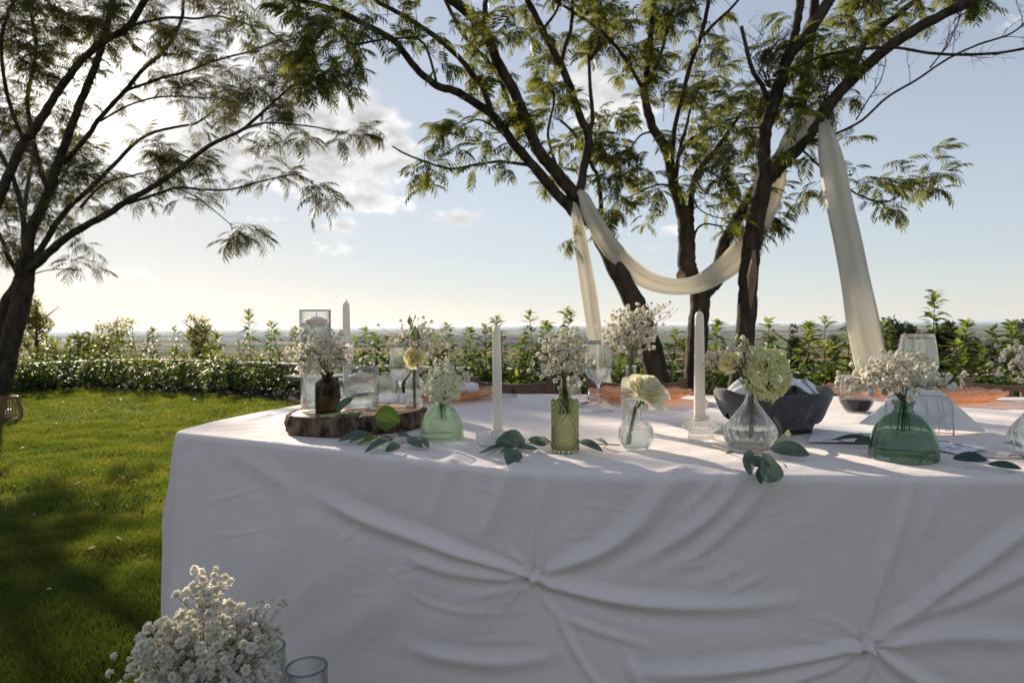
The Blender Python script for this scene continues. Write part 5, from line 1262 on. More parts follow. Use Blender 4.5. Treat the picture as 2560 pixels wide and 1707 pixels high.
# hydrangeas
def floret_mesh(seed, m):
    r = random.Random(seed); V = []; F = []
    for k in range(4):
        a = k * PI / 2 + r.uniform(-.15, .15); d = Vector((math.cos(a), math.sin(a), 0)); s_ = Vector((-d.y, d.x, 0)); L = r.uniform(.9, 1.1); z = r.uniform(.0, .3)
        o = len(V); V += [tuple(d * .05), tuple(d * L * .4 + s_ * .36 + Vector((0, 0, .12))), tuple(d * L * .85 + s_ * .34 + Vector((0, 0, z))), tuple(d * L + Vector((0, 0, z * .8))), tuple(d * L * .85 - s_ * .34 + Vector((0, 0, z))), tuple(d * L * .4 - s_ * .36 + Vector((0, 0, .12)))]
        F += [(o, o + 1, o + 2, o + 3), (o, o + 3, o + 4, o + 5)]
    return mesh_np('floret', V, F, m, False)
def hydrangea(px, py, rx, ry, depth, n, m, mouth, label, size=.0085, seed=0):
    r = random.Random(seed); c = Pd(px, py, depth); ax, az_ = rx * depth / FPX, ry * depth / FPX; t = empty('hydrangea', c, label, 'hydrangea')
    FM = [floret_mesh(i + seed, m) for i in range(4)]
    for k in range(n):
        z = 1 - 2 * (k + .5) / n; a = k * 2.39996; q = Vector((math.sqrt(1 - z * z) * math.cos(a), math.sqrt(1 - z * z) * math.sin(a), z)); s_ = r.uniform(.84, 1.03)
        p_ = Vector((q.x * ax * s_ * (1 + .08 * math.sin(3 * a)), q.y * ax * s_, q.z * az_ * s_ * (1 + .06 * math.sin(5 * a))))
        o = bpy.data.objects.new('floret', FM[r.randrange(4)]); COL.objects.link(o); o.parent = t
        o.matrix_local = basis(rndv(), q + rndv() * .45, p_, size * r.uniform(.75, 1.2))
    mb = MB()
    for k in range(40):
        q = rndv(); mb.tube([Vector((0, 0, -az_ * .8)), Vector((q.x * ax * .4, q.y * ax * .4, q.z * az_ * .3)), Vector((q.x * ax * .88, q.y * ax * .88, q.z * az_ * .88))], .0008, 4, False)
    P = smooth_path([Vector((0, 0, -az_ * .7)), mouth - c, mouth - c - Vector((0, 0, .05))], 4); mb.tube(P, .0022, 7); mb.build('stem', m_stem, t)
hydrangea(1921, 935, 54, 64, d19[0].y - .015, 250, m_hyd, mouth_of(d19), 'big yellow green hydrangea head in the teardrop vase', .0088, 3)
hydrangea(1108, 965, 42, 42, d9[0].y - .02, 150, m_hydw, mouth_of(d9), 'creamy white hydrangea head in the pale green vase', .0088, 9)
# ------------------------------------------------------------------ eucalyptus
m_euc = surf('eucalyptus_leaf', (.040, .080, .058), (.11, .16, .12), 45, .42, .4, 90, .002, spec=.45, transl=.15, tcol=(.16, .26, .10))
m_euc_b = surf('eucalyptus_leaf_pale', (.30, .34, .22), (.40, .42, .28), 30, .6, transl=.2, tcol=(.4, .45, .2))
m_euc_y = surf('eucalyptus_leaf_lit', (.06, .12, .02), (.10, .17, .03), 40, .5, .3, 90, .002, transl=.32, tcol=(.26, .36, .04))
m_euc_d = surf('eucalyptus_leaf_dark', (.020, .050, .048), (.035, .07, .062), 30, .5, transl=.08, tcol=(.05, .12, .05))
m_twig = surf('reddish_twig', (.20, .09, .05), (.30, .15, .09), 40, .6)
def eleaf(t, a, b, w, n, m, curl=.1, cup=.12):
    """a leaf from stalk point a to tip b, w wide, facing n"""
    a, b, n = Vector(a), Vector(b), Vector(n); ax = b - a; L = ax.length; x = ax.normalized(); n = (n - x * n.dot(x)).normalized(); y = n.cross(x)
    prof = [(0, .03), (.06, .30), (.18, .70), (.35, .95), (.52, 1.0), (.7, .88), (.85, .60), (.95, .30), (1, .02)]
    V = []; F = []
    for u, q in prof:
        for j in range(-2, 3):
            s_ = j / 2; V.append(Vector((0, 0, 0)) + x * (u * L) + y * (s_ * q * w / 2) + n * (curl * L * math.sin(PI * u) + cup * w * abs(s_) ** 1.5 * q + .004 * L * math.sin(9 * u + 3 * s_)))
    for i in range(len(prof) - 1):
        for j in range(4): o = i * 5 + j; F.append((o, o + 1, o + 6, o + 5))
    me = mesh_np('leaf', np.array([tuple(v) for v in V]), F, m); o = link('leaf', me, t); o.location = a - t.location
    return o
CLZ = TH + .004
def tp(px, py, lift=.0):
    p = Ph(px, py, CLZ + lift); return p
def sprig(label, stempx, leaves, lift=.004, hang=False, twigs=()):
    s0 = tp(*stempx[0]); t = empty('eucalyptus_sprig', s0, label, 'eucalyptus', 'eucalyptus sprigs lying on the cloth')
    P = smooth_path([tp(x, y, lift) for x, y in stempx], 5); MB().tube([p - t.location for p in P], [lerp(.0014, .0007, i / (len(P) - 1)) for i in range(len(P))], 6).build('stem', m_twig, t)
    for tw in twigs:
        P = smooth_path([tp(x, y, lift) for x, y in tw], 4); MB().tube([p - t.location for p in P], .0007, 5).build('stem', m_twig, t)
    for (x0, y0, h0, x1, y1, h1, wpx, nrm, m) in leaves:
        a = tp(x0, y0, h0); b = tp(x1, y1, h1); eleaf(t, a, b, wpx * a.y / FPX, nrm, m)
    return t
UP = (0, -.15, 1); FT = (0, -1, .35)
# left sprigs, in front of the wood slice
sprig('grey green eucalyptus sprig in front of the wood slice, spreading left', [(1055, 1093), (1000, 1090), (940, 1088), (905, 1088)], [
 (935, 1086, .006, 845, 1103, .004, 24, (0, -.8, .7), m_euc), (945, 1090, .010, 893, 1112, .002, 13, (.2, -.9, .4), m_euc_y), (925, 1092, .004, 872, 1106, .003, 17, (.1, -.7, .7), m_euc),
 (985, 1096, .008, 930, 1110, .003, 18, (.1, -.8, .6), m_euc), (985, 1103, .007, 912, 1131, .001, 22, (-.2, -.9, .5), m_euc), (960, 1110, .003, 895, 1114, .003, 12, (0, -.6, .7), m_euc_b), (980, 1101, .005, 940, 1108, .006, 15, (0, -.8, .6), m_euc_b)],
 twigs=[[(985, 1092), (975, 1100), (955, 1106)], [(940, 1088), (925, 1080), (905, 1082)]])
sprig('small eucalyptus sprig under the pale green vase', [(1070, 1098), (1020, 1104), (990, 1108)], [
 (1025, 1093, .008, 994, 1083, .008, 15, (0, -.9, .5), m_euc), (1000, 1112, .006, 963, 1129, .001, 25, (.1, -.9, .5), m_euc), (1013, 1098, .010, 1058, 1118, .002, 24, (0, -.9, .6), m_euc), (1045, 1098, .008, 1072, 1119, .002, 20, (.3, -.9, .4), m_euc)],
 twigs=[[(1020, 1104), (1005, 1108), (998, 1113)]])
# leaves on the slice
t = empty('eucalyptus_sprig', Vector((pc.x + .08, pc.y - .09, SL)), 'eucalyptus sprig lying on the wood slice with one large upright leaf', 'eucalyptus', 'eucalyptus sprigs lying on the cloth')
dS = 1.555
sp = lambda x, y, d=dS: Pd(x, y, d)
P = smooth_path([sp(940, 1027), sp(895, 1026), sp(875, 1024), sp(853, 1032)], 5); MB().tube([p - t.location for p in P], .0010, 6).build('stem', m_twig, t)
P = smooth_path([sp(895, 1028), sp(912, 1026), sp(926, 1021)], 4); MB().tube([p - t.location for p in P], .0007, 5).build('stem', m_twig, t)
eleaf(t, sp(841, 1030), sp(884, 993), .020, (-.5, -.8, .1), m_euc, .12)
eleaf(t, sp(848, 1037), sp(908, 1032, 1.53), .020, (0, -.75, .6), m_euc, -.22)
eleaf(t, sp(870, 1031), sp(800, 1043, 1.53), .010, (0, -.5, .9), m_euc_b, .02)
ys = Ph(969, 1074, TH).y
eleaf(t, Pd(938, 1038, 1.548), Pd(1001, 1052, 1.530), .055, (.03, -1, .18), m_euc_y, -.05, .26)
MB().tube([Pd(936, 1037, 1.546) - t.location, Pd(968, 1045, 1.5365) - t.location, Pd(1001, 1052, 1.529) - t.location], [.0012, .0009, .0004], 6).build('vein', m_euc_b, t)
# centre sprig
sprig('dark green eucalyptus sprig between the candle dish and the olive vase', [(1390, 1112), (1350, 1108), (1310, 1108), (1275, 1112)], [
 (1312, 1098, .012, 1238, 1107, .020, 45, (0, -.95, .4), m_euc), (1320, 1098, .016, 1365, 1112, .004, 26, (.1, -.8, .6), m_euc), (1325, 1098, .010, 1378, 1108, .012, 20, (0, -.7, .7), m_euc_b), (1290, 1114, .006, 1196, 1134, .003, 14, (0, -.7, .7), m_euc),
 (1300, 1112, .006, 1250, 1133, .002, 16, (0, -.8, .6), m_euc), (1290, 1118, .004, 1345, 1122, .003, 14, (0, -.8, .6), m_euc), (1372, 1108, .006, 1388, 1104, .012, 18, (0, -.8, .6), m_euc_b), (1275, 1123, .004, 1215, 1139, .0005, 9, (0, -.5, .8), m_euc_b)],
 twigs=[[(1305, 1110), (1295, 1116), (1292, 1124)]])
# leaf hanging over the edge below it
fe = lambda x, y, d: Pd(x, y, d)
t = empty('eucalyptus_leaf', fe(1292, 1124, 1.225), 'single dark eucalyptus leaf hanging over the front edge, centre left', 'eucalyptus leaf', 'eucalyptus leaves over the front edge')
eleaf(t, fe(1292, 1124, 1.235), fe(1271, 1164, 1.195), .033, (-.1, -1, .3), m_euc, .05)
MB().tube([(0, 0, 0), (.004, .012, .012), (.008, .03, .016)], .0007, 5).build('stem', m_twig, t)
sprig('eucalyptus sprig right of the olive vase pointing to the crystal ball', [(1550, 1112), (1505, 1110), (1470, 1108), (1450, 1106)], [
 (1445, 1102, .012, 1507, 1128, .001, 22, (.1, -.9, .5), m_euc), (1520, 1110, .006, 1478, 1097, .008, 13, (0, -.8, .6), m_euc_b)], twigs=[[(1520, 1111), (1508, 1120)]])
# right sprig round the teardrop vase
sprig('eucalyptus sprig at the foot of the teardrop vase with a pale leaf turned up', [(1780, 1112), (1830, 1128), (1880, 1132), (1915, 1122), (1928, 1112)], [
 (1925, 1120, .010, 2024, 1138, .006, 46, (0, -.85, .6), m_euc), (1930, 1112, .014, 1968, 1078, .014, 15, (0, -.9, .3), m_euc_b), (1835, 1128, .004, 1815, 1133, .002, 10, (0, -.8, .6), m_euc)],
 twigs=[[(1900, 1128), (1925, 1140), (1932, 1150)]])
t = empty('eucalyptus_sprig', fe(1888, 1140, 1.13), 'eucalyptus leaves hanging over the edge below the teardrop vase', 'eucalyptus', 'eucalyptus leaves over the front edge')
eleaf(t, fe(1872, 1124, 1.14), fe(1876, 1188, 1.085), .020, (-.5, -1, .2), m_euc_y if False else m_euc, .04)
eleaf(t, fe(1930, 1143, 1.13), fe(1912, 1204, 1.075), .045, (.1, -1, .3), m_euc, .05)
eleaf(t, fe(1858, 1146, 1.12), fe(1925, 1164, 1.10), .020, (0, -1, .5), m_euc, .05)
eleaf(t, fe(1900, 1165, 1.10), fe(1904, 1210, 1.075), .014, (-.7, -1, .2), m_euc_d, .05)
MB().tube([fe(1872, 1124, 1.14) - t.location, fe(1890, 1134, 1.14) - t.location, fe(1925, 1135, 1.14) - t.location, fe(1930, 1145, 1.13) - t.location], .0008, 5).build('stem', m_twig, t)
# dark flat leaves behind the green vase, and at the right edge
sprig('dark narrow eucalyptus leaves lying left of the dark green vase', [(2190, 1106), (2140, 1105), (2095, 1104)], [
 (2120, 1106, .003, 2052, 1104, .002, 8, UP, m_euc_d), (2190, 1100, .010, 2080, 1100, .008, 18, (0, -.5, .9), m_euc_d), (2190, 1100, .010, 2136, 1103, .008, 22, (0, -.9, .4), m_euc)])
sprig('dark broad eucalyptus leaves at the right end of the table front', [(2575, 1146), (2520, 1146), (2475, 1144), (2440, 1138)], [
 (2470, 1150, .010, 2381, 1146, .010, 32, (0, -.7, .7), m_euc_d), (2468, 1160, .006, 2555, 1172, .004, 22, (0, -.8, .6), m_euc_d), (2505, 1108, .012, 2560, 1118, .012, 16, (0, -.8, .5), m_euc_d), (2520, 1140, .010, 2580, 1158, .010, 18, (0, -.8, .5), m_euc_d)],
 twigs=[[(2475, 1144), (2465, 1152), (2455, 1150)]])

# ------------------------------------------------------------------ plates, napkins, cutlery
m_amber, nt, out = mat('amber_glass')
ga = nt.nodes.new('ShaderNodeBsdfGlass'); ga.inputs['Color'].default_value = (.93, .69, .52, 1); ga.inputs['IOR'].default_value = 1.35; ga.inputs['Roughness'].default_value = .03
ta = nt.nodes.new('ShaderNodeBsdfTransparent'); ta.inputs[0].default_value = (.97, .76, .58, 1)
dfa = nt.nodes.new('ShaderNodeBsdfTranslucent'); dfa.inputs[0].default_value = (.72, .42, .27, 1)
x1 = nt.nodes.new('ShaderNodeMixShader'); x1.inputs[0].default_value = .5; nt.links.new(ga.outputs[0], x1.inputs[1]); nt.links.new(ta.outputs[0], x1.inputs[2])
x2 = nt.nodes.new('ShaderNodeMixShader'); x2.inputs[0].default_value = .16; nt.links.new(x1.outputs[0], x2.inputs[1]); nt.links.new(dfa.outputs[0], x2.inputs[2]); nt.links.new(x2.outputs[0], out.inputs[0])
def charger(p, R, label, a0=0):
    t = empty('charger_plate', p, label, 'plate', 'amber glass plates')
    prof = [(.0005, .004), (R * .55, .004), (R * .62, .006), (R * .80, .016), (R * .93, .026), (R, .030), (R * 1.0, .027), (R * .93, .022), (R * .80, .012), (R * .62, .002), (R * .5, .0), (.0005, .0)]
    V = []; F = []; n = 240
    for i, (r, z) in enumerate(prof):
        for j in range(n):
            q = 2 * PI * j / n; k = (r / R)
            sc = 1 + .035 * k ** 4 * abs(math.sin(q * 6 + a0)) - .01; rid = .0028 * k * k * math.cos(q * 60 + 6 * k * 3) * (1 if .5 < k else 0); lift = .0025 * k ** 5 * math.sin(q * 12 + a0)
            V.append((r * sc * math.cos(q), r * sc * math.sin(q), z + rid + lift))
    for i in range(len(prof)):
        i2 = (i + 1) % len(prof)
        for j in range(n): k = (j + 1) % n; F.append((i * n + j, i * n + k, i2 * n + k, i2 * n + j))
    MB().add(V, F[:(len(prof) - 1) * n]).build('plate_body', m_amber, t)
cp1 = Ph(1135, 998, TH); cp2 = Ph(1600, 1002, TH); cp3 = Ph(2385, 1003, TH); cp4 = Ph(2240, 985, TH)
charger(Vector((cp1.x, cp1.y, TH + .004)), .150, 'amber ridged glass plate under a rolled napkin, left on the table', .3)
charger(Vector((cp2.x, cp2.y, TH + .004)), .165, 'amber ridged glass plate in the middle behind the white rose', .9)
charger(Vector((cp3.x, cp3.y, TH + .004)), .135, 'amber ridged glass plate at the right behind the napkin holder', 1.6)
charger(Vector((Ph(2145, 990, TH).x, Ph(2145, 990, TH).y, TH + .004)), .11, 'amber glass plate partly hidden behind the red wine glass', 2.2)
m_nap = surf('white_napkin', (.78, .77, .77), (.84, .83, .82), 30, .9, .4, 220, .002, sheen=.2)
t = empty('rolled_napkin', cp1 + Vector((-.01, -.02, .035)), 'rolled white napkin lying on the left amber plate', 'napkin')
P = [(-.10, .03, -.004), (-.05, .012, 0), (0, 0, .004), (.05, -.01, .006), (.09, -.02, .004)]
MB().tube(smooth_path(P, 5), [.020 + .0022 * math.sin(i * 1.9) for i in range(21)], 20).build('cloth_roll', m_nap, t)
for k in range(5): MB().lathe([(.0208, -.001), (.0222, 0), (.0208, .001)], 20, close=True).build('string_wrap', m_nap, t)
for o in [o for o in t.children if o.name.startswith('string')]:
    i = int(o.name.split('.')[-1]) if '.' in o.name else 0; o.location = (-.03 + .012 * i, .008 - .003 * i, .001 + .001 * i); o.rotation_euler = (0, PI / 2, -.2)
m_cut = surf('steel', (.62, .62, .64), (.7, .7, .72), 30, .18, metal=1.0)
def fork(p, ang, label, name='fork'):
    t = empty(name, p, label, 'fork', 'dinner forks'); c, s_ = math.cos(ang), math.sin(ang); X_ = Vector((c, s_, 0)); Y_ = Vector((-s_, c, 0)); Zv = Vector((0, 0, 1))
    MB().tube([X_ * u + Zv * z for u, z in ((0, .004), (.04, .006), (.09, .008), (.12, .007), (.135, .006))], [.0045, .004, .0022, .0022, .003], 8).build('handle', m_cut, t)
    mb = MB().tube([X_ * .133 + Zv * .006, X_ * .15 + Zv * .004, X_ * .158 + Zv * .005], [.003, .010, .0105], 8); mb.build('neck', m_cut, t)
    for k in range(4): MB().tube([X_ * .156 + Y_ * (k - 1.5) * .0058 + Zv * .005, X_ * .175 + Y_ * (k - 1.5) * .006 + Zv * .009, X_ * .20 + Y_ * (k - 1.5) * .006 + Zv * .017], [.0017, .0015, .0007], 6).build('tine', m_cut, t)
def spoon(p, ang, label):
    t = empty('spoon', p, label, 'spoon'); c, s_ = math.cos(ang), math.sin(ang); X_ = Vector((c, s_, 0)); Zv = Vector((0, 0, 1))
    MB().tube([X_ * u + Zv * z for u, z in ((0, .004), (.05, .006), (.10, .009), (.13, .006))], [.0045, .0035, .002, .0025], 8).build('handle', m_cut, t)
    o = MB().ball((0, 0, 0), 1, 16, 8).build('bowl', m_cut, t); o.scale = (.026, .017, .005); o.location = X_ * .155 + Zv * .007; o.rotation_euler = (0, 0, ang)
def knife(p, ang, label):
    t = empty('knife', p, label, 'knife', 'dinner knives'); c, s_ = math.cos(ang), math.sin(ang); X_ = Vector((c, s_, 0)); Zv = Vector((0, 0, 1)); Y_ = Vector((-s_, c, 0))
    MB().tube([X_ * u + Zv * .005 for u in (0, .03, .09)], [.004, .0055, .004], 8).build('handle', m_cut, t)
    MB().add([X_ * .088 - Y_ * .004 + Zv * .004, X_ * .088 + Y_ * .005 + Zv * .004, X_ * .19 + Y_ * .008 + Zv * .004, X_ * .215 - Y_ * .002 + Zv * .004, X_ * .088 + Zv * .0062, X_ * .20 + Zv * .0055], [(0, 3, 5, 4), (1, 4, 5, 2), (2, 5, 3), (0, 4, 1), (0, 1, 2, 3)]).build('blade', m_cut, t, False)
def on(px, py): p = Ph(px, py, TH); return Vector((p.x, p.y, TH + .002))
fork(on(1238, 985), math.radians(-112), 'steel fork between the left amber plate and the white candle')
spoon(on(1292, 993), math.radians(-150), 'steel spoon just right of the white candle')
knife(on(1440, 1020), math.radians(62), 'steel knife left of the middle amber plate')
fork(on(1470, 1000), math.radians(80), 'steel fork behind the olive vase')
fork(on(2440, 1008), math.radians(-12), 'steel fork with its tines pointing right at the right end')
fork(on(1762, 1004), math.radians(-100), 'steel fork beside the ribbed crystal candle holder')
knife(on(1065, 1015), math.radians(200), 'steel knife behind the bulb bottle')

# bread basket
m_grey = surf('charcoal_linen', (.050, .051, .058), (.078, .079, .088), 60, .9, .5, 260, .0012, sheen=.3)
m_wick_ = surf('dark_wicker', (.012, .012, .013), (.04, .035, .03), 80, .6)
m_stripe = surf('blue_grey_stripe', (.26, .29, .34), (.32, .35, .40), 60, .9)
bx = Ph(1932, 1090, TH); bc = Vector((Pd(1932, 1090, bx.y + .07).x, bx.y + .07, TH + .001))
bk_ = empty('bread_basket', bc, 'oval wicker basket dressed in charcoal linen behind the teardrop vase', 'basket')
W_ = .128; D_ = .095
for k in range(9):
    z = .004 + k * .0055; s_ = .66 + k * .012
    P = [(W_ * s_ * math.cos(a), D_ * s_ * math.sin(a), z + .0012 * math.sin(a * 16 + k * 3)) for a in [2 * PI * i / 72 for i in range(73)]]
    MB().tube(P, .0026, 6, False).build('wicker_strand', m_wick_, bk_)
for k in range(20):
    a = 2 * PI * k / 20; MB().tube([(W_ * .66 * math.cos(a), D_ * .66 * math.sin(a), .003), (W_ * .76 * math.cos(a), D_ * .76 * math.sin(a), .055)], .0026, 6).build('wicker_stake', m_wick_, bk_)
MB().lathe([(.0004, .003), (.66, .003), (.66, .008), (.0004, .008)], 48).build('base', m_wick_, bk_).scale = (W_, D_, 1)
V = []; F = []; n = 200; prof = [(.80, .030), (.86, .036), (.93, .050), (1.0, .068), (1.04, .082), (1.04, .090), (1.01, .094), (.97, .092), (.93, .080), (.86, .06), (.78, .03), (.70, .012)]
for i, (r, z) in enumerate(prof):
    for j in range(n):
        q = 2 * PI * j / n; kk = 1 - i / 11
        rr = r + .012 * max(0, 1 - i / 3.5) * math.sin(q * 27 + 2 * math.sin(q * 4)) + .008 * math.sin(q * 9 + i * .7) * (i < 8) + .010 * kk * math.sin(q * 13 + 2 * math.sin(q * 3) + i * .3) + .008 * math.sin(q * 5 + i * .3)
        zz = z + (.008 * math.sin(q * 4 + .6) + .003 * math.sin(q * 11)) * (1 if i < 3 else .35) + .005 * math.cos(2 * q)
        V.append((rr * W_ * math.cos(q), rr * D_ * math.sin(q), zz))
for i in range(len(prof) - 1):
    for j in range(n): k = (j + 1) % n; F.append((i * n + j, i * n + k, (i + 1) * n + k, (i + 1) * n + j))
MB().add(V, F).build('liner', m_grey, bk_)
MB().tube(smooth_path([(-.035, -.098, .045), (-.028, -.108, .03), (-.022, -.104, .012), (-.028, -.10, .004)], 4), .004, 8).build('tie', surf('taupe_tie', (.16, .14, .12), rough=.9), bk_)
def sheet(name, label, parent_loc, fn, nu, nv, m, cat='napkin', group=None, stripe=None):
    V = []; F = []
    for i in range(nv + 1):
        for j in range(nu + 1): V.append(fn(j / nu, i / nv))
    for i in range(nv):
        for j in range(nu): o = i * (nu + 1) + j; F.append((o, o + 1, o + nu + 2, o + nu + 1))
    o = MB().add(V, F).build(name, m, None); o.location = parent_loc; tag(o, label, cat, group)
    md = o.modifiers.new('thickness', 'SOLIDIFY'); md.thickness = .0012
    if stripe:
        o.data.materials.append(stripe[0])
        for p_ in o.data.polygons:
            u = (p_.index % nu) / nu
            if stripe[1] < u < stripe[2]: p_.material_index = 1
    return o
def bag1(u, v):
    x = (u - .5) * .195; y = (v - .5) * .12; e = max(0, 1 - (x / .11) ** 2 - (y / .085) ** 2)
    z = .074 + .052 * e ** .6 + .005 * math.sin(u * 12 + v * 7) + .004 * math.sin(v * 13 - u * 11) + .0015 * math.sin(u * 31)
    return (x + .006 * math.sin(v * 14), y, z)
sheet('bread_cloth', 'crumpled white cloth with a blue grey stripe filling the bread basket', bc, bag1, 60, 40, m_nap, 'cloth', None, (m_stripe, .80, .87))
def bag2(u, v):
    x = -.10 + u * .085 + .008 * math.sin(v * 9); y = -.05 + v * .09; z = .075 + .030 * math.sin(PI * u) * math.sin(PI * v) ** .5 + .012 * math.sin(v * 12 + u * 6) * u
    return (x, y, z + .018 * (1 - u) * (v > .1))
sheet('white_napkin', 'white paper napkin sticking up at the left of the bread basket', bc, bag2, 30, 24, m_nap)

# napkin holder with paper napkins
nh = Ph(2300, 1088, TH); nc = Vector((nh.x, nh.y + .02, TH + .001))
t = empty('napkin_holder', nc, 'silver wire napkin holder with looping pattern behind the dark green vase', 'napkin holder')
def wx(px, py, d): return Pd(px, py, d) - nc
for dd in (nh.y, nh.y + .045):
    def q(px, py): return wx(px, py, dd)
    MB().tube(smooth_path([q(2216, 1088), q(2216, 1040), q(2216, 1004), q(2224, 992), q(2250, 988), q(2340, 988), q(2368, 992), q(2380, 1008), q(2384, 1040), q(2384, 1088)], 4), .0019, 8).build('frame', m_cut, t)
    for P in ([(2216, 1074), (2300, 1078), (2384, 1083)], [(2222, 1010), (2262, 1012), (2300, 1035), (2330, 1062), (2338, 1076)], [(2222, 1040), (2240, 1020), (2262, 1022), (2282, 1040), (2300, 1076)], [(2320, 1078), (2324, 1050), (2336, 1040), (2348, 1048), (2348, 1078)], [(2352, 990), (2360, 1030), (2366, 1078)], [(2222, 1060), (2270, 1046), (2330, 1060), (2384, 1024)], [(2300, 990), (2322, 1030), (2296, 1062), (2284, 1078)], [(2240, 1078), (2244, 1052), (2262, 1044), (2276, 1060), (2272, 1078)], [(2340, 992), (2352, 1040), (2374, 1078)], [(2318, 996), (2318, 1040), (2330, 1050)]):
        MB().tube(smooth_path([q(*a) for a in P], 5), .0010, 6).build('wire_loop', m_cut, t)
for px in (2216, 2384): MB().tube([wx(px, 1088, nh.y), wx(px, 1088, nh.y + .045) + Vector((0, 0, -.002))], .0018, 6).build('foot_bar', m_cut, t)
for k in range(10):
    d = nh.y + .006 + k * .0035; o_ = U(-4, 4)
    A3 = [Pd(2150 + o_ + k * 2, 1058 + k * .5, d), Pd(2460 + o_, 1086, d), Pd(2306 + o_, 940 + U(-3, 3), d)]
    base_z = TH + .004
    A3 = [Vector((a.x, a.y, max(a.z, base_z + (.012 if i == 0 else 0)))) for i, a in enumerate(A3)]
    c0 = A3[0]; M = MB(); th_ = Vector((0, .0022, 0))
    v = [a - c0 for a in A3] + [a - c0 + th_ for a in A3]
    mid = (v[0] + v[1]) / 2 + Vector((0, 0, -.004)); 
    M.add(v, [(0, 1, 2), (5, 4, 3), (0, 3, 4, 1), (1, 4, 5, 2), (2, 5, 3, 0)])
    o = M.build('paper_napkin', m_nap, None, False, c0); tag(o, 'folded white paper napkin standing in the wire holder', 'napkin', 'paper napkins in the wire holder')

# printed menu runner: white card strip with faint ink
m_card = surf('white_card', (.76, .76, .80), (.80, .80, .83), 20, .7)
m_ink = surf('grey_ink', (.16, .16, .20), rough=.8)
def P_on(px, py, h=.0): p = Ph(px, py, TH + .0045); return Vector((p.x, p.y, TH + .0045 + h))
t0 = P_on(2100, 1080); t = empty('printed_card', t0, 'flat white printed card with faint grey writing between basket and green vase', 'card')
def quad_card(pts, name='card_sheet'):
    v = [P_on(*p) - t0 for p in pts]; M = MB().add(v + [q - Vector((0, 0, .0009)) for q in v], [(0, 1, 2, 3), (7, 6, 5, 4)] + [(i, 4 + i, 4 + (i + 1) % 4, (i + 1) % 4) for i in range(4)]); return M.build(name, m_card, t, False)
quad_card([(2020, 1103), (2225, 1106), (2230, 1066), (2038, 1064)])
def word(px, py, txt, size, ang, parent, org):
    cu = bpy.data.curves.new('writing', 'FONT'); cu.body = txt; cu.size = size; cu.extrude = .00015; cu.shear = .3
    me = bpy.data.meshes.new_from_object(bpy.data.objects.new('writing', cu)); me.materials.append(m_ink)
    o = link('writing', me, parent); o.location = P_on(px, py, .0012) - org; o.rotation_euler = (0, 0, ang); o.scale = (1, 1.6, 1); return o
word(2156, 1087, 'Bana', .020, .15, t, t0)
t1 = P_on(2400, 1110); t = empty('printed_card', t1, 'flat white printed card with faint lines of writing right of the green vase', 'card')
t0_ = t0; t0 = t1
quad_card([(2325, 1100), (2325, 1118), (2400, 1135), (2470, 1118)][::1])
m_faint = surf('faint_ink', (.40, .38, .44), rough=.8)
for P in ([(2336, 1095), (2352, 1099), (2366, 1098)], [(2356, 1098), (2385, 1104), (2405, 1108)], [(2352, 1117), (2366, 1114), (2378, 1112)], [(2372, 1119), (2390, 1117), (2402, 1116)], [(2378, 1103), (2400, 1110), (2430, 1112)]):
    o = MB().tube([P_on(x, y + 5, .0008) - t0 for x, y in P], .0009, 4).build('writing', m_faint, t)

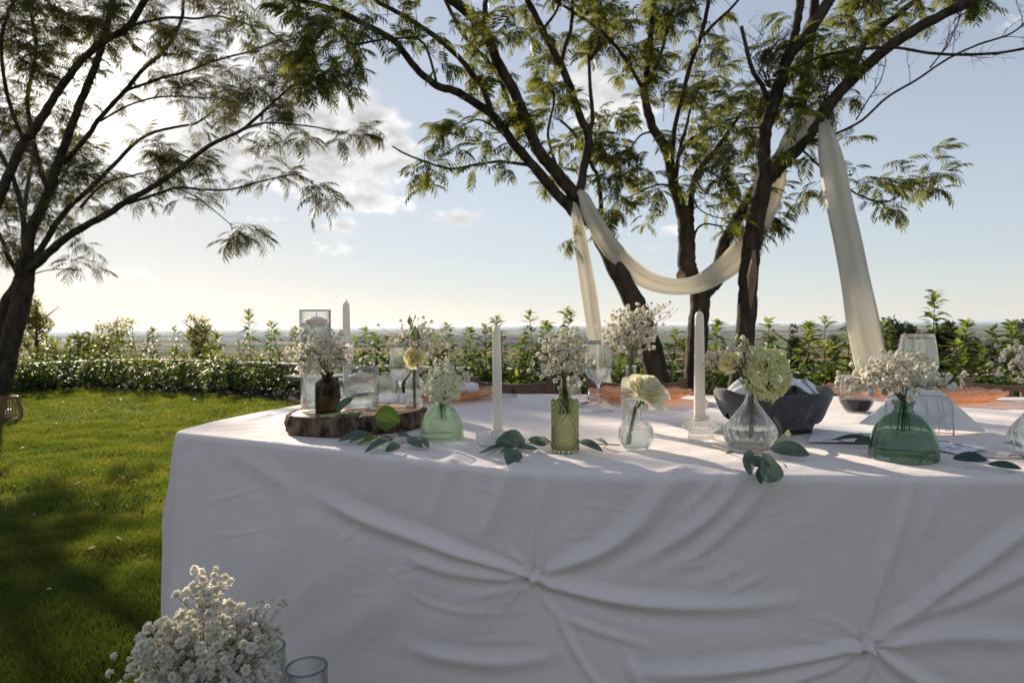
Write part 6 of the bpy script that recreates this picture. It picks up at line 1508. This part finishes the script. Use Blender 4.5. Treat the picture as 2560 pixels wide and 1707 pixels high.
# ------------------------------------------------------------------ chairs
def chair(px0, px1, ytop, depth, label, hole=True, rail=(0, 0)):
    a = Pd(px0, ytop, depth + .02); b = Pd(px1, ytop + 2, depth - .06); c = (a + b) / 2; ang = math.atan2(b.y - a.y, b.x - a.x); w = (Vector((b.x, b.y, 0)) - Vector((a.x, a.y, 0))).length
    t = empty('wooden_chair', (c.x, c.y, 0), label, 'chair', 'brown wooden chairs behind the table'); t.rotation_euler = (0, 0, ang); H = c.z
    for s_ in (-1, 1):
        MB().add([(s_ * w / 2 + dx_, dy_, z) for z, dy0 in ((0, .06), (.42, .0), (H, .0)) for dx_, dy_ in ((-.016, dy0 - .014), (.016, dy0 - .014), (.016, dy0 + .014), (-.016, dy0 + .014))],
                 [(3, 2, 1, 0), (8, 9, 10, 11)] + [(k * 4 + i, k * 4 + (i + 1) % 4, k * 4 + 4 + (i + 1) % 4, k * 4 + 4 + i) for k in (0, 1) for i in range(4)]).build('back_post', m_wood_d, t, False)
        MB().box((s_ * (w / 2 - .01), -.40, .215), (.034, .034, .43)).build('front_leg', m_wood_d, t, False)
    # bowed top rail with a round hand hole
    n = 24; V = []; F = []; hz = .085; x0, x1 = -w / 2 + .018, w / 2 - .018
    ys = [0, .3, .55, .8, 1]
    for th_ in (0, 1):
        for i in range(n + 1):
            u = i / n; x = lerp(x0, x1, u); bow = .025 * math.sin(PI * u); dip = -.012 * math.sin(PI * u)
            for yv in ys: V.append((x, bow + th_ * .018 - .009, H - .018 + dip - hz * (1 - yv)))
    m_ = len(ys); off = (n + 1) * m_; hole_i = (11, 12)
    for th_ in (0, 1):
        for i in range(n):
            for j in range(m_ - 1):
                if hole and i in hole_i and j in (1, 2): continue
                o = th_ * off + i * m_ + j; f = (o, o + m_, o + m_ + 1, o + 1); F.append(f if th_ == 0 else f[::-1])
    for i in range(n): F += [(i * m_ + m_ - 1, (i + 1) * m_ + m_ - 1, off + (i + 1) * m_ + m_ - 1, off + i * m_ + m_ - 1), (i * m_, off + i * m_, off + (i + 1) * m_, (i + 1) * m_)]
    if hole:
        i0, i1 = 11, 13
        for i in (i0, i1):
            for j in (1, 2): F.append((i * m_ + j, i * m_ + j + 1, off + i * m_ + j + 1, off + i * m_ + j))
        for j in (1, 3):
            for i in range(i0, i1): F.append((i * m_ + j, (i + 1) * m_ + j, off + (i + 1) * m_ + j, off + i * m_ + j))
    MB().add(V, F).build('top_rail', m_wood_d, t, False)
    MB().box((0, 0, H - .22), (w - .04, .016, .05)).build('lower_rail', m_wood_d, t, False)
    for k in range(6): MB().box((0, -.03 - k * .072, .432), (w - .01, .062, .016)).build('seat_slat', m_wood_d, t, False)
    for s_ in (-1, 1): MB().box((s_ * (w / 2 - .03), -.21, .41), (.022, .40, .03)).build('seat_rail', m_wood_d, t, False)
    return t
CT = []
CT.append(chair(1186, 1378, 942, 2.78, 'brown wooden chair back with a round hole, left of the olive vase'))
CT.append(chair(1478, 1707, 942, 2.70, 'brown wooden chair back behind the middle amber plate'))
CT.append(chair(1850, 2128, 966, 2.52, 'dark wooden chair back behind the bread basket and the red wine glass'))
CT.append(chair(2416, 2690, 944, 2.42, 'dark wooden chair at the right end with a sunlit post'))
mb = MB()
for i in range(7): mb.lathe([(.0075, -.0015), (.009, 0), (.0075, .0015)], 10, close=True, c=(0, 0, -i * .011))
o = mb.build('metal_chain', surf('chain_metal', (.10, .10, .11), rough=.3, metal=.9), None, True, Pd(1222, 957, 2.765)); tag(o, 'short dark metal chain hanging on the first chair back', 'chain')

# low dark side table at the hedge
c = Pd(800, 938, 5.6); t = empty('side_table', (c.x, c.y, 0), 'low dark slate topped table on the lawn behind the tall cylinder', 'side table')
m_slate = surf('slate_top', (.06, .065, .07), (.10, .10, .11), 8, .35)
MB().box((0, 0, c.z - .012), (.44, .44, .024), .75).build('table_top', m_slate, t, False)
for a in range(4): MB().tube([(.10 * math.cos(a * 1.57), .10 * math.sin(a * 1.57), c.z - .02), (.19 * math.cos(a * 1.57), .19 * math.sin(a * 1.57), 0)], .012, 8).build('leg', m_slate, t)

# rattan lantern on the lawn
c = Ph(22, 1052, 0); zc = c.y; t = empty('rattan_lantern', (Pd(22, 1052, zc + .1).x, zc + .1, 0), 'brown rattan lantern with a candle inside on the lawn at the left edge', 'lantern')
m_rat = surf('rattan', (.16, .07, .03), (.30, .15, .06), 30, .55)
Hl = .245
def lr(u): return .085 + .045 * math.sin(PI * (1 - u) * .62) + .0
for k in range(30):
    a = 2 * PI * k / 30; MB().tube([(lr(u) * math.cos(a), lr(u) * math.sin(a), .01 + u * Hl) for u in (0, .15, .35, .6, .8, 1)], .0058, 6).build('cane', m_rat, t)
for u, w in ((0, .006), (.10, .004), (.22, .004), (.6, .004), (1, .008)):
    MB().tube([(lr(u) * 1.03 * math.cos(a), lr(u) * 1.03 * math.sin(a), .01 + u * Hl) for a in [2 * PI * i / 40 for i in range(41)]], w, 6, False).build('hoop', m_rat, t)
MB().lathe([(.0003, .006), (.11, .006), (.11, .012), (.0003, .012)], 30).build('base', m_rat, t)
MB().tube(smooth_path([(lr(1) * 1.05 * math.cos(a), -lr(.7) * 1.05 * abs(math.sin(a)) - .012, Hl - .10 * math.sin(a)) for a in [PI * i / 8 for i in range(9)]], 3), .005, 7).build('handle', m_rat, t)
t2 = empty('pillar_candle', (t.location.x, t.location.y, .013), 'cream pillar candle standing inside the rattan lantern', 'candle')
MB().lathe([(.0003, 0), (.032, 0), (.032, .10), (.028, .105), (.0003, .10)], 30).build('wax_body', m_wax, t2); MB().tube([(0, 0, .1), (.001, 0, .115)], .0012, 5).build('wick', m_wick, t2)

# ------------------------------------------------------------------ the swag of white cloth
m_voile = surf('ivory_voile', (.80, .76, .69), (.85, .82, .76), 5, .85, .3, 30, .004, transl=.45, tcol=(.86, .82, .72), sheen=.3)
def drape(label, pts, group='lengths of ivory cloth draped on the trees'):
    """pts: px, py, width px, depth; a gathered length of cloth with folds"""
    C = smooth_path([Pd(x, y, d) for x, y, w, d in pts], 8); Ws = [v.x for v in smooth_path([(w * d / FPX, 0, 0) for x, y, w, d in pts], 8)]
    n = 96; V = []; F = []; m_ = len(C); acc = 0
    for i, c in enumerate(C):
        tg = (C[min(i + 1, m_ - 1)] - C[max(i - 1, 0)]).normalized(); vw = (c - CAM).normalized(); side = tg.cross(vw).normalized(); dep = side.cross(tg).normalized()
        if i: acc += (c - C[i - 1]).length
        w = Ws[i] / 2
        for j in range(n):
            q = 2 * PI * j / n; fa = .5 + .5 * math.sin(acc * 2.3 + 1); pl = 1 + .14 * fa * math.sin(6 * q + acc * 1.9) + .09 * (1 - fa) * math.sin(11 * q - acc * 3.1) + .06 * math.sin(3 * q + acc * 1.6)
            V.append(c + side * (w * math.cos(q) * (1 + .3 * (pl - 1))) + dep * (w * .42 * math.sin(q) * pl + w * .20 * math.cos(4 * q + acc)))
    for i in range(m_ - 1):
        for j in range(n): k = (j + 1) % n; F.append((i * n + j, i * n + k, (i + 1) * n + k, (i + 1) * n + j))
    F += [tuple(range(n))[::-1], tuple((m_ - 1) * n + j for j in range(n))]
    c0 = C[0]; V = [v - c0 for v in V]
    o = MB().add(V, F).build('draped_cloth', m_voile, None, True, c0); tag(o, label, 'draped cloth', group)
drape('ivory cloth swag hanging in a deep curve from the left tree to the right tree', [(1446, 478, 12, 6.12), (1459, 492, 26, 6.08), (1476, 535, 38, 6.08), (1520, 610, 46, 6.15), (1572, 668, 48, 6.25), (1625, 703, 44, 6.35), (1685, 717, 40, 6.4), (1745, 710, 44, 6.42), (1795, 682, 54, 6.42), (1845, 640, 62, 6.42), (1885, 585, 56, 6.4), (1915, 530, 46, 6.36), (1938, 480, 38, 6.32), (1950, 435, 30, 6.25), (1950, 405, 26, 6.1), (1972, 352, 36, 5.98), (2005, 316, 44, 5.95), (2036, 294, 34, 5.97), (2056, 290, 20, 6.0)])
drape('ivory cloth tail hanging down left of the swag beside the leaning trunk', [(1437, 508, 8, 6.18), (1441, 535, 24, 6.16), (1449, 590, 32, 6.15), (1460, 660, 36, 6.1), (1472, 735, 40, 6.1), (1488, 840, 36, 6.05), (1503, 920, 36, 6.0), (1518, 1000, 40, 5.95), (1528, 1075, 44, 5.9)])
drape('broad ivory cloth tail falling from the limb at the right', [(2052, 288, 16, 6.0), (2060, 312, 26, 5.9), (2068, 350, 42, 5.85), (2079, 410, 56, 5.8), (2098, 510, 60, 5.75), (2118, 600, 62, 5.7), (2140, 714, 66, 5.65), (2155, 796, 74, 5.6), (2172, 880, 74, 5.6), (2188, 960, 76, 5.55), (2205, 1060, 80, 5.5), (2212, 1110, 84, 5.45)])
